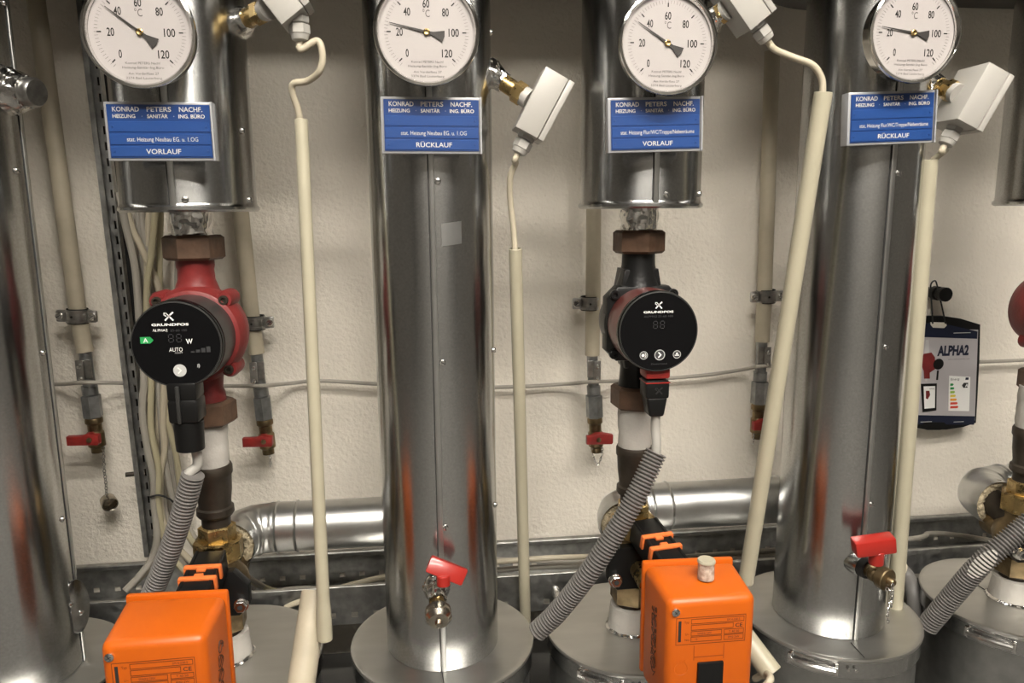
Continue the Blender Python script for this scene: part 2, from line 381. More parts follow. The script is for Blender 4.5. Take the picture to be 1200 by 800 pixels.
# ------------------------------------------------------------------ thermometers
def gauge(px, py, ang, label):
    y = -.375; o = P(px, py, y)
    t = thing('dial_thermometer', o, label, 'thermometer', 'round dial thermometers on the pipes'); F = face(o)
    B = .0505
    MB().lathe([(0, -.022), (.040, -.022), (.0465, -.018), (.0475, -.004), (.0475, -.001)], 72, F, cap=False).build('case', 'chrome', t)
    MB().lathe([(.0472, -.003), (.0500, -.0025), (.0508, .0000), (.0502, .0026), (.0480, .0034), (.0466, .0022), (.0455, -.0015)], 96, F, cap=False).build('bezel', 'chrome', t)
    MB().lathe([(.0462, -.001), (.0458, -.0028), (.0452, -.003)], 72, F, cap=False).build('gasket', 'rubber', t)
    D = MB().lathe([(0, -.0028), (.0458, -.0028)], 72, F, cap=False).build('dial', 'dial_white', t)
    MB().cyl(.010, -.06, -.02, F, 20).build('stem', 'old_brass', t)
    rr = .0452
    minor = MB()
    for v in range(-2, 123, 2):
        a = math.radians(225-2.25*v); M = F @ Matrix.Rotation(a, 4, 'Z')
        if v % 20 == 0: MB().box(rr*.085, .0011, .0002, M @ T(rr*.800, 0, -.0026)).build('scale_bar', 'print_black', D)
        minor.box(rr*.075, .00026, .0002, M @ T(rr*.860, 0, -.0026))
    minor.build('scale_marks', 'dial_grey', D)['kind'] = 'stuff'
    for v in range(0, 121, 20):
        a = math.radians(225-2.25*v); k = .575 if v not in (0, 120) else .60
        text(str(v), .0072, F @ T(rr*k*math.cos(a), rr*k*math.sin(a), -.0026), 'print_black', D, w=.0028*len(str(v))+.0008*(len(str(v))-1), name='numeral', bold=.012)
    text('°C', .0068, F @ T(0, rr*.38, -.0026), 'dial_grey', D, w=.0068)
    for i, (s, wd) in enumerate((('Konrad PETERS Nachf', .031), ('Heizung-Sanitär-Ing.Büro', .037), ('Am Vorderfloss 27', .027), ('3374 Bad Lauterberg', .032))):
        text(s, .0021, F @ T(0, -rr*(.60+.088*i + (.03 if i > 1 else 0)), -.0026), 'dial_grey', D, w=wd)
    Q = F @ Matrix.Rotation(math.radians(ang), 4, 'Z')
    L = rr*.80
    pb = MB().prism([(0, .0011), (L, .00025), (L, -.00025), (0, -.0011)], -.0016, -.0012, Q)
    pb.prism([(0, -.0012), (0, .0012), (-.006, .0016), (-.0165, .0052), (-.0175, 0), (-.0165, -.0052), (-.006, -.0016)], -.0016, -.0012, Q)
    pb.build('pointer', 'pointer', t)
    MB().lathe([(.0031, -.002), (.0031, -.0004), (.0022, 0), (.0012, -.0003), (0, -.0003)], 20, F, cap=False).build('hub', 'brass', t)
    MB().lathe([(0, .0008), (.046, .0008)], 64, F, cap=False).build('glass', 'clear_pane', t)
gauge(163, 37, 142.7, 'dial thermometer showing about 36 degrees above the red pump')
gauge(500, 37, 167, 'dial thermometer showing about 25 degrees on the pipe between the pumps')
gauge(783, 50, 147.5, 'dial thermometer showing about 34 degrees above the black pump')
gauge(1072, 38, 171, 'dial thermometer showing about 23 degrees on the right-hand tall pipe')

# ------------------------------------------------------------------ name plates
def sign(px, py, roll, room, flow, label, yaw=0):
    o = P(px, py, -.353); t = thing('name_plate', o, label, 'sign', 'blue engraved plates on the pipes'); F = face(o, roll, yaw)
    W, H = .101, .0555
    MB().box(W, H, .014, F @ T(0, 0, -.007), .0012).build('holder', 'acrylic', t)
    b = MB().box(W-.006, H-.0055, .0012, F @ T(0, 0, .0002)).build('plate', 'plate_blue', t)
    for k, (yc, hh) in enumerate(((.0043, .0098), (-.0075, .0102), (-.0190, .0098))):
        MB().box(W-.0075, hh, .0008, F @ T(0, yc, .0010), .0003, 1).build('strip', 'strip_blue', t)
    text('KONRAD', .0044, F @ T(-.0300, .0206, .0009), 'print_white', b, w=.0245, bold=.012); text('PETERS', .0044, F @ T(.0006, .0206, .0009), 'print_white', b, w=.0225, bold=.012); text('NACHF.', .0044, F @ T(.0300, .0206, .0009), 'print_white', b, w=.0215, bold=.012)
    text('HEIZUNG', .0034, F @ T(-.0320, .0141, .0009), 'print_white', b, w=.0208, bold=.02); text('·', .0034, F @ T(-.0155, .0141, .0009), 'print_white', b); text('SANITÄR', .0034, F @ T(-.0012, .0141, .0009), 'print_white', b, w=.0192, bold=.02)
    text('·', .0034, F @ T(.0140, .0141, .0009), 'print_white', b); text('ING. BÜRO', .0034, F @ T(.0305, .0141, .0009), 'print_white', b, w=.0245, bold=.02)
    text(room, .0040, F @ T(.002, -.0075, .0014), 'print_white', b, w=.066 if 'EG' in room else .079)
    text(flow, .0046, F @ T(.002, -.0190, .0014), 'print_white', b, w=.0325 if flow[0] == 'V' else .036, bold=.008)
    for sx in (-1, 1):
        for yy in (.0043, -.0190):
            MB().lathe([(.0011, .0014), (.0009, .0019), (0, .0019)], 10, F @ T(sx*.0435, yy, 0), cap=False).build('pin', 'plate_blue', t)
    MB().box(W-.003, H-.003, .0004, F @ T(0, 0, .0030)).build('cover', 'clear_pane', t)
    MB().box(.0016, H, .007, F @ T(W/2-.001, 0, -.0006)).build('edge', 'acrylic', t)
sign(188, 154, 0, 'stat. Heizung Neubau EG. u. 1.OG', 'VORLAUF', 'dark blue VORLAUF plate above the red pump', 0)
sign(506, 147, -.004, 'stat. Heizung Neubau EG. u. 1.OG', 'RÜCKLAUF', 'blue RÜCKLAUF plate on the pipe between the two pumps')
sign(768, 146, .026, 'stat. Heizung Flur/WC/Treppe/Nebenräume', 'VORLAUF', 'blue VORLAUF plate above the black pump')
sign(1045, 138, .038, 'stat. Heizung Flur/WC/Treppe/Nebenräume', 'RÜCKLAUF', 'blue RÜCKLAUF plate on the right-hand tall pipe')

# ------------------------------------------------------------------ sensor boxes
def sensor(c4, y, thick, well, gland, cable, label, lidside):
    """c4: the four corners of the seen side (start of brass side first, running along the brass side), y its distance; box goes back by thick"""
    A, B, C, D = [P(px, py, y) for px, py in c4]
    o = (A+B+C+D)/4; t = thing('sensor_box', o, label, 'sensor', 'white sensor boxes screwed into the pipes')
    dv = Vector((0, thick, 0)); k = .78
    def lerp(a, b, s): return a+(b-a)*s
    E1, E2 = lerp(A, D, k), lerp(B, C, k)
    G1, G2 = lerp(A, D, k+.02), lerp(B, C, k+.02)
    MB().hexa([A, B, E2, E1, A+dv, B+dv, E2+dv, E1+dv], .0012, 2).build('body', 'plastic_white', t)
    MB().hexa([G1, G2, C, D, G1+dv, G2+dv, C+dv, D+dv], .0012, 2).build('lid', 'plastic_white', t)
    w0 = P(*well); mid = (A+B)/2+dv/2; ax = (mid-w0); L = ax.length; M = frame(w0, ax)
    MB().lathe([(.0095, .0), (.0095, L*.62)], 24, M).build('thermowell', 'brass', t)
    MB().hexn(.0125, L*.62, L*.88, M, 6, .001).build('hex_nut', 'brass', t)
    MB().lathe([(.011, L*.86), (.011, L*1.02)], 20, M).build('collar', 'plastic_grey', t)
    MB().lathe([(.0165, -.010), (.0155, -.002), (.0135, .004), (.0112, .010), (.0104, .017)], 22, M, sm=False, jit=.0014).build('foil_wrap', 'foil', t)
    # gland on the lower short side
    g0 = (B+C)/2+dv*.5; gd = ((B-A)).normalized()
    if gland: gd = (P(*gland)-g0).normalized()
    G = frame(g0, gd)
    gl = MB().hexn(.0098, -.002, .005, G, 6, .0008).build('gland_base', 'plastic_grey', t)
    MB().hexn(.0105, .006, .016, G, 6, .001).lathe([(.0095, .016), (.0080, .021), (.0045, .0225)], 20, G).build('gland_nut', 'plastic_white', t)
    pts = [g0+gd*.021, g0+gd*.030]+[P(*q) for q in cable]
    MB().tube(smooth_path(pts, 8), .0036, 12).build('sensor_cable', 'cable_beige', t)
    return t
sensor([(290, -22), (330, 29), (363, 2), (324, -48)], -.335, .038, (283, 25, -.27), (352, 50, -.316), [(372, 48, -.315), (378, 66, -.315), (374, 84, -.312), (360, 95, -.30), (344, 98, -.295), (343, 110, -.29), (349, 128, -.285), (353, 150, -.28)], 'white sensor box at the top edge right of the red pump pipe', 1)
sensor([(640, 77), (604, 148), (637, 166), (674, 97)], -.30, .040, (577, 88, -.262), None, [(604, 192, -.27), (598, 208, -.265), (598, 235, -.255), (602, 270, -.25), (604, 300, -.25)], 'white sensor box on brass pocket right of the pipe between the pumps', 1)
sensor([(838, -25), (880, 36), (911, 10), (872, -50)], -.335, .038, (832, 25, -.30), None, [(912, 60, -.33), (932, 68, -.34), (952, 76, -.345), (962, 90, -.345), (964, 104, -.345), (962, 125, -.345)], 'white sensor box at the top edge right of the third thermometer', 1)
sensor([(1160, 72), (1122, 139), (1152, 155), (1190, 89)], -.335, .050, (1090, 97, -.27), None, [(1108, 176, -.30), (1098, 184, -.295), (1091, 192, -.29), (1088, 215, -.29)], 'white sensor box on brass pocket right of the fourth thermometer', 1)

# ------------------------------------------------------------------ ivory conduits
def conduit(pts, r, label, coupling=None, mat_='pvc_ivory', open_end=False):
    ps = [P(*q) for q in pts]; t = thing('conduit', ps[-1], label, 'conduit', 'ivory plastic conduits')
    d = (ps[-1]-ps[0]); M = frame(ps[0], d); L = d.length
    MB().lathe([(r*.80, .006), (r*.80, 0), (r*.94, 0), (r, .0006), (r, L-.0006), (r*.94, L), (r*.8, L), (r*.8, L-.02)], 28, M, cap=False).build('tube', mat_, t)
    if coupling:
        MB().lathe([(r, L-coupling-.012), (r*1.13, L-coupling), (r*1.18, L+.001), (r*.9, L+.001), (r*.9, L-.01)], 28, M, cap=False).build('coupling', mat_, t)
    return t
conduit([(353, 140, -.285), (381, 748, -.338)], .0072, 'ivory conduit running down in front of the metal elbow right of the red pump', coupling=.032)
conduit([(604, 291, -.25), (616, 742, -.145)], .0080, 'thin ivory conduit between the middle pipe and the black pump')
conduit([(965, 108, -.352), (874, 682, -.30)], .0095, 'slanting ivory conduit crossing the right-hand tall pipe on its left')
conduit([(1089, 187, -.295), (1048, 721, -.262)], .0096, 'ivory conduit hanging at the right side of the right-hand tall pipe')
conduit([(369, 692, -.300), (349, 830, -.368)], .0155, 'thick aged ivory conduit at the bottom beside the lower end of another', mat_='pvc_aged')
t = conduit([(872, 745, -.37), (905, 789, -.40)], .0125, 'ivory conduit end with a cable inside beside the right drum latch')
MB().tube(smooth_path([P(885, 795, -.38), P(897, 789, -.40), P(903, 795, -.43), P(893, 806, -.43), P(870, 812, -.42)], 6), .004, 10).build('cable', 'cable_beige', t)

# ------------------------------------------------------------------ pumps
PZC = .607
def logo(F, s, mat_, parent):
    m_ = MB()
    def stroke(pts, w0):
        for a, b in zip(pts, pts[1:]):
            a, b = Vector(a), Vector(b); d = b-a
            m_.box(d.length+w0*.7, w0, .0002, F @ T(*((a+b)/2).to_3d()) @ Matrix.Rotation(math.atan2(d.y, d.x), 4, 'Z'))
    stroke([(-.36*s, -.38*s), (-.05*s, -.05*s), (.10*s, .12*s), (.44*s, .42*s)], .17*s)
    stroke([(.42*s, -.40*s), (.16*s, -.10*s)], .17*s)
    stroke([(-.02*s, .10*s), (-.22*s, .36*s), (-.44*s, .38*s), (-.46*s, .18*s), (-.26*s, .06*s)], .11*s)
    return m_.build('logo', mat_, parent)
def pump(X, style, label):
    t = thing('circulation_pump', (X, YC, .50), label, 'pump', 'circulation pumps')
    C = T(X, YC, 0); F0 = face((X, YC, PZC)); red = style == 'red'
    hm = 'pump_red' if red else 'cast_black'
    for nm, z0, z1 in (('union_nut', .689, .7165), ('union_nut', .499, .527)):
        MB().hexn(.0325 if red else .0312, z0, z1, C @ Matrix.Rotation(.26 if red else .62, 4, 'Z'), 6, .003).build(nm, 'bronze_paint', t)
    h = MB()
    if red:
        h.lathe([(.0225, .52), (.0215, .535), (.0195, .541), (.0205, .552), (.0215, .560), (.025, .570), (.034, .585), (.036, .61), (.036, .63), (.031, .645), (.024, .655), (.020, .667), (.0195, .678), (.0205, .682), (.0205, .692)], 40, C)
        h.lathe([(0, -.040), (.030, -.038), (.045, -.026), (.052, -.008), (.0545, .008), (.0545, .020), (.050, .030), (.044, .033), (0, .033)], 56, F0, cap=False)
    else:
        h.lathe([(.0225, .52), (.0205, .535), (.0195, .55), (.024, .575), (.034, .59), (.036, .61), (.036, .625), (.028, .645), (.0235, .660), (.0200, .675), (.0195, .692)], 40, C)
        h.prism([(-.034, -.006), (.034, -.006), (.021, .064), (-.021, .064)], -.018, .016, F0, .003)
        h.prism([(-.030, .006), (.030, .006), (.018, -.056), (-.018, -.056)], -.018, .016, F0, .003)
        h.lathe([(0, -.036), (.034, -.034), (.043, -.02), (.046, 0), (.046, .02)], 48, F0, cap=False)
    H = h.build('housing', hm, t)
    if red:
        for a in (48, 132, 228, 312):
            M = F0 @ T(.0525*math.cos(math.radians(a)), .0525*math.sin(math.radians(a)), 0); MB().lathe([(.010, -.004), (.010, .022), (.008, .028), (0, .028)], 20, M, cap=False).build('screw_boss', hm, t)
        for a in (48, 132, 228, 312):
            M = F0 @ T(.0525*math.cos(math.radians(a)), .0525*math.sin(math.radians(a)), .028)
            s = MB().lathe([(.0052, -.001), (.0052, .003), (.0048, .0036), (.0028, .0036), (.0028, .001), (0, .001)], 18, M, cap=False).build('socket_screw', 'cast_iron', t)
    else:
        q = .0445; c = .013
        poly = [(-q, -q+c), (-q+c, -q), (q-c, -q), (q, -q+c), (q, q-c), (q-c, q), (-q+c, q), (-q, q-c)]
        MB().prism(poly, .006, .026, F0, .003).build('flange', hm, t)
        for a in (45, 135, 225, 315):
            M = F0 @ T(.0500*math.cos(math.radians(a)), .0500*math.sin(math.radians(a)), .026)
            MB().lathe([(.0058, -.002), (.0058, .003), (.005, .004), (.003, .004), (.003, .001), (0, .001)], 18, M, cap=False).build('socket_screw', 'cast_black', t)
    mz = .084
    if red:
        MB().lathe([(.046, .028), (.0465, .05), (.0462, .076)], 64, F0, cap=False).build('motor_shell', 'ring_grey', t)
    else:
        MB().lathe([(.0425, .022), (.0445, .035), (.0455, .055), (.0452, .076)], 64, F0, cap=False).build('motor_shell', 'motor_red', t)
    hd = MB().lathe([(.0452, .074), (.0458, .080), (.0455, mz-.001), (.0440, mz+.0012), (.0425, mz+.0012), (0, mz+.0012)], 80, F0, cap=False).build('control_face', 'display_black', t)
    MB().lathe([(.0450, mz-.0006), (.0447, mz+.0014), (.0437, mz+.0017), (.0435, mz+.0010)], 80, F0, cap=False).build('rim', 'ring_grey', hd)
    F = F0 @ T(0, 0, mz+.0013); u = .00087
    def fp(x, y): return F @ T(x*u, y*u, .0001)
    if red:
        logo(fp(-6, 34), .0095, 'print_white', hd)
        text('GRUNDFOS', .0024, fp(-5, 24.5), 'print_white', hd, w=.0365, bold=.03)
        text('ALPHA2', .0027, fp(-17, 18), 'print_white', hd, w=.0148); text('25-60 180', .0023, fp(4, 17.5), 'print_grey', hd, w=.0165)
        text('W', .0050, fp(15, 4), 'print_white', hd, w=.0066, bold=.02); text('AUTO', .0042, fp(-1, -5.5), 'print_white', hd, w=.0132); text('ADAPT', .0016, fp(2, -9.5), 'button_grey', hd, w=.008)
        MB().prism([(-.0062, -.0034), (.0035, -.0034), (.0068, 0), (.0035, .0034), (-.0062, .0034)], 0, .0002, fp(-33, 6.5)).build('energy_arrow', 'green', hd)
        text('A', .0046, fp(-34, 6.5) @ T(0, 0, .0003), 'print_white', hd, bold=.02)
        btn = (1.5, -31, .0066)
        MB().lathe([(0, .0001), (btn[2], .0001)], 32, fp(btn[0], btn[1]), cap=False).build('push_button', 'button_grey', hd)
        ch = fp(btn[0], btn[1]) @ T(0, 0, .0004)
        cv = MB()
        for s in (-1, 1): cv.box(.0048, .0014, .0002, ch @ T(-.0002, s*.0014, 0) @ Matrix.Rotation(-s*.8, 4, 'Z'))
        cv.build('chevron', 'print_white', hd)
        for k, (r0, a) in enumerate(((.0016, 1.0), (.0030, .8))): MB().tube([fp(22, -26) @ Vector((-.001+r0*math.cos(b), r0*math.sin(b), .0001)) for b in [-a+2*a*i/8 for i in range(9)]], .0004, 5).build('signal_mark', 'button_grey', hd)
        for k in range(4):
            MB().box(.0040, .0012+.0016*k, .0001, fp(18+6*k, -9+.9*k)).build('bar_mark', 'print_grey', hd)
    else:
        logo(fp(-1, 34), .0080, 'print_white', hd)
        text('GRUNDFOS', .0022, fp(-1, 25.5), 'print_white', hd, w=.0340, bold=.03)
        text('ALPHA2 25-60 180', .0021, fp(-1, 20), 'print_grey', hd, w=.033)
        for i in (-12, 0, 13):
            rb = .0060 if i == 0 else .0046; x = i*1.75+2
            MB().lathe([(0, .0001), (rb, .0001)], 28, fp(x, -30), cap=False).build('push_button', 'print_grey', hd)
            MB().lathe([(rb*.86, .0003), (rb, .0003)], 28, fp(x, -30), cap=False).build('button_ring', 'button_grey', hd)
            mm = MB(); q = fp(x, -30) @ T(0, 0, .0004)
            if i == 0:
                for s in (-1, 1): mm.box(.0046, .0015, .0002, q @ T(0, s*.0013, 0) @ Matrix.Rotation(-s*.8, 4, 'Z'))
            elif i < 0: mm.lathe([(0, 0), (.0018, 0)], 16, q @ T(-.0008, 0, 0), cap=False); mm.lathe([(.0025, 0), (.0032, 0)], 12, q @ T(-.0004, 0, 0), cap=False, a0=-1, a1=1)
            else: mm.box(.005, .001, .0002, q @ T(0, -.0009, 0)); mm.lathe([(0, 0), (.0012, 0)], 12, q @ T(0, .001, 0), cap=False)
            mm.build('button_mark', 'print_white', hd)
        text('Deutschland', .0019, fp(1.5, -41.5), 'print_grey', hd, w=.018)
    # seven-segment digits, unlit
    dg = MB()
    for dx in (-4.5, 4.5):
        for (sx, sy, ho) in ((0, 4.6, 1), (0, 0, 1), (0, -4.6, 1), (-2.6, 2.3, 0), (2.6, 2.3, 0), (-2.6, -2.3, 0), (2.6, -2.3, 0)):
            dg.box(.0032 if ho else .0006, .0006 if ho else .0026, .0001, fp((-1 if red else 0)+dx+sx, (8 if red else 9)+sy))
    dg.build('unlit_digits', 'print_grey', hd)
    # plug
    if red:
        pl = thing_part = MB().box(.030, .030, .020, C @ T(.001, -.072, PZC-.050), .003).box(.031, .032, .026, C @ T(.001, -.072, PZC-.071), .004).lathe([(.0145, -.116), (.0155, -.084)], 20, C @ T(.001, -.072, PZC)).build('plug', 'plastic_black', t)
        MB().box(.004, .004, .040, C @ T(-.002, -.0895, PZC-.063), .001).build('plug_latch', 'ring_grey', pl)
        px, top = .005, PZC-.110
    else:
        pl = MB().box(.028, .026, .022, C @ T(.003, -.066, PZC-.068), .003).hexa([(X+.003+sx*w_, YC-.066+sy*.012, z) for z, w_ in ((PZC-.077, .0125), (PZC-.100, .0085)) for sx, sy in ((-1,-1),(1,-1),(1,1),(-1,1))], .003).build('plug', 'plastic_black', t)
        MB().box(.029, .0265, .013, C @ T(.003, -.066, PZC-.049), .003).build('plug_cap', 'lever_dark', pl)
        MB().box(.0285, .0268, .0010, C @ T(.003, -.0662, PZC-.0598)).build('plug_line', 'lever_red', pl)
        logo(face((X+.004, YC-.0795, PZC-.069)), .0085, 'ring_grey', pl)
        px, top = .0040, PZC-.095
    return t, Vector((X+px, YC-.070, top))
tp1, pc1 = pump(X1, 'red', 'red cast pump with black round control face, at left')
tp3, pc3 = pump(X3, 'black', 'black cast pump with dark red motor and black control face')
tp5, pc5 = pump(X5+.012, 'red', 'dark red pump cut by the right edge of the picture')

# pump leads and corrugated conduits
def flex(pts, r, label, patch=None):
    ps = [P(*q) for q in pts]; sp = smooth_path(ps, 24)
    # resample evenly
    L = [0]
    for a, b in zip(sp, sp[1:]): L.append(L[-1]+(b-a).length)
    step = .0043/6; n = int(L[-1]/step); res = []; j = 0
    for i in range(n+1):
        s = i*step
        while j < len(L)-2 and L[j+1] < s: j += 1
        k = (s-L[j])/max(1e-9, L[j+1]-L[j]); res.append(sp[j].lerp(sp[j+1], min(1, k)))
    prof = [1, 1.0, .95, .80, .78, .84]
    t = thing('flexible_conduit', ps[-1], label, 'conduit', 'grey corrugated conduits')
    MB().tube(res, lambda i: r*prof[i % 6], 20, cap=True).build('corrugated_tube', 'flex_grey', t)
    gr = MB()
    if patch:
        a, b = patch; i0, i1 = int(a*n), int(b*n); seg = res[i0:i1]
        # worn light strip along the ridges
        for q in range(0, len(seg)-2):
            if (i0+q) % 6 < 3:
                tdir = (seg[q+1]-seg[q]).normalized(); side = (CAM-seg[q]).normalized(); side = (side-tdir*side.dot(tdir)).normalized(); cr = tdir.cross(side)
                f_ = math.sin(math.pi*q/len(seg))**.5
                arc_ = [seg[q]+(side*math.cos(a_)+cr*math.sin(a_))*(r*1.015) for a_ in [(-.9+1.5*k/6)*f_+.0 for k in range(7)]]
                gr.tube(arc_, .0006, 4)
        gr.build('worn_patch', 'wrap_white', t)
    return t
def lead(pts, label):
    return tag(MB().tube(smooth_path(pts, 8), .0055, 14).build('pump_lead', 'plastic_white'), label, 'cable', 'pump leads')
lead([pc1, pc1+Vector((0, .004, -.025)), P(221, 556, -.330), P(223, 575, -.330)], 'pale lead from the red pump plug into the corrugated conduit')
lead([pc3, pc3+Vector((.001, .003, -.02)), P(769, 520, -.330), P(768, 545, -.330)], 'pale lead from the black pump plug into the corrugated conduit')
flex([(226, 556, -.332), (214, 600, -.325), (199, 645, -.315), (176, 700, -.30), (163, 722, -.29)], .0122, 'grey corrugated conduit coming down from the red pump')
flex([(769, 530, -.330), (747, 578, -.335), (722, 622, -.335), (692, 668, -.33), (655, 715, -.31), (628, 741, -.30)], .0128, 'grey corrugated conduit running from the black pump to the middle drum')
flex([(1225, 598, -.345), (1190, 626, -.34), (1150, 660, -.33), (1118, 696, -.31), (1086, 734, -.29)], .0135, 'grey corrugated conduit with worn white patch at the right edge', patch=(.35, .54))

# ------------------------------------------------------------------ fittings below the pumps
def riser(X, label, i):
    t = thing('pipe_fitting', (X, YC, .36), label, 'fitting', 'wrapped fittings below the pumps'); C = T(X, YC, 0)
    prof = [(.0205, .505)]+[(.0205+random.uniform(-.0008, .0010), z) for z in (.497, .490, .482, .474, .466, .458, .450)]+[(.0195, .444)]
    MB().lathe(prof, 40, C, jit=.0003).build('white_wrap', 'wrap_white', t)
    MB().lathe([(.0215, .449), (.0228, .446), (.0228, .438), (.0212, .435), (.0205, .418), (.0185, .402), (.0188, .398), (.0212, .396), (.0215, .389), (.0195, .386), (.0165, .385), (.0165, .362)], 40, C).build('iron_socket', 'cast_iron', t)
    return t
riser(X1, 'white-wrapped joint and dark iron socket below the red pump', 0)
riser(X3, 'white-wrapped joint and dark iron socket below the black pump', 1)
riser(X5, 'white-wrapped joint and dark iron socket below the pump at the right edge', 2)
def mixer(X, label, console=None, nutrot=.3):
    t = thing('mixing_valve', (X, YC, .22), label, 'valve', 'brass mixing valves'); C = T(X, YC, 0); F0 = face((X, YC, .298))
    MB().hexn(.0215, .354, .374, C @ Matrix.Rotation(nutrot, 4, 'Z'), 6, .0018).build('union_hexagon', 'brass', t)
    MB().hexn(.0285, .330, .357, C @ Matrix.Rotation(nutrot+.15, 4, 'Z'), 8, .0022).build('union_nut', 'brass', t)
    MB().lathe([(.020, .333), (.023, .322), (.031, .310), (.034, .297), (.031, .283), (.023, .273), (.019, .268)], 40, C).lathe([(0, -.05), (.022, -.05), (.022, 0)], 28, F0, cap=False).lathe([(.027, -.01), (.027, .026), (.020, .03), (0, .03)], 32, F0, cap=False).build('valve_body', 'old_brass', t)
    MB().hexn(.0275, .240, .270, C @ Matrix.Rotation(nutrot+.3, 4, 'Z'), 6, .002).build('lower_nut', 'old_brass', t)
    MB().lathe([(.0195, .226), (.0195, .242)], 28, C).build('nipple', 'cast_iron', t)
    # flange with bolts
    fl = MB().prism([(-.040, -.012), (-.028, -.026), (.028, -.026), (.040, -.012), (.040, .012), (.024, .030), (-.024, .030), (-.040, .012)], .022, .034, F0, .002).build('flange', 'plastic_black', t)
    for sx in (-1, 1):
        for sy in (-.6,):
            M = F0 @ T(sx*.031, sy*.018, .034)
            b = MB().lathe([(.0085, 0), (.0085, .003)], 20, M).hexn(.0074, .003, .009, M, 6, .0008).build('bolt', 'screw_steel', t)
            MB().lathe([(.0030, .0091), (.0030, .0093)], 10, M).build('socket', 'rubber', b)
    MB().lathe([(.012, .03), (.012, .075), (0, .075)], 20, F0, cap=False).build('spindle', 'brass', t)
    if console:
        a, b = console     # top centre line start and end, width
        wd = .034; d = (b-a); M = frame((a+b)/2, d, (0, 0, 1)); L = d.length      # x up, z along
        co = MB().box(.006, wd, L, M @ T(-.003, 0, 0), .001).box(.030, .004, L, M @ T(-.014, wd/2-.002, 0), .001).box(.030, .004, L, M @ T(-.014, -wd/2+.002, 0), .001).build('console', 'plastic_black', t)
        for s in (.02, .27):
            zc = L*s-L*.12
            q = MB().box(.0035, wd+.006, .0065, M @ T(.0015, 0, zc), .0012).box(.016, .003, .0065, M @ T(-.006, wd/2+.0018, zc), .001).box(.016, .003, .0065, M @ T(-.006, -wd/2-.0018, zc), .001).box(.0035, .010, .0055, M @ T(.0012, 0, zc+(.005 if s < .1 else -.005)), .001)
            q.build('spring_clip', 'orange_clip', t)
    return t
mixer(X1, 'brass mixing valve behind the left orange actuator', (P(247, 645, -.292), P(222, 699, -.372)))
mixer(X3, 'brass mixing valve behind the orange actuator with black switch', (P(755, 608, -.292), P(795, 662, -.378)))
mixer(X5, 'brass mixing valve at the right edge above the drum lid')
for X, l in ((X1, 'white wrapped pipe stub on the drum lid behind the left actuator'), (X3, 'white wrapped pipe stub on the drum lid behind the actuator with switch'), (X5, 'white wrapped pipe stub on the drum lid at the right edge')):
    t = thing('pipe_sleeve', (X, YC, Z1), l, 'sleeve', 'white sleeves on the drum lids')
    MB().lathe([(.030, Z1+.0005), (.0285, Z1+.012), (.0275, Z1+.024), (.0265, Z1+.031), (.020, Z1+.032)], 30, T(X, YC, 0), jit=.0005, cap=False).build('wrap', 'wrap_white', t)
    MB().lathe([(.033, Z1+.0008), (.0305, Z1+.003)], 40, T(X, YC, 0), sm=False, jit=.0008, cap=False).build('foil_ring', 'foil', t)

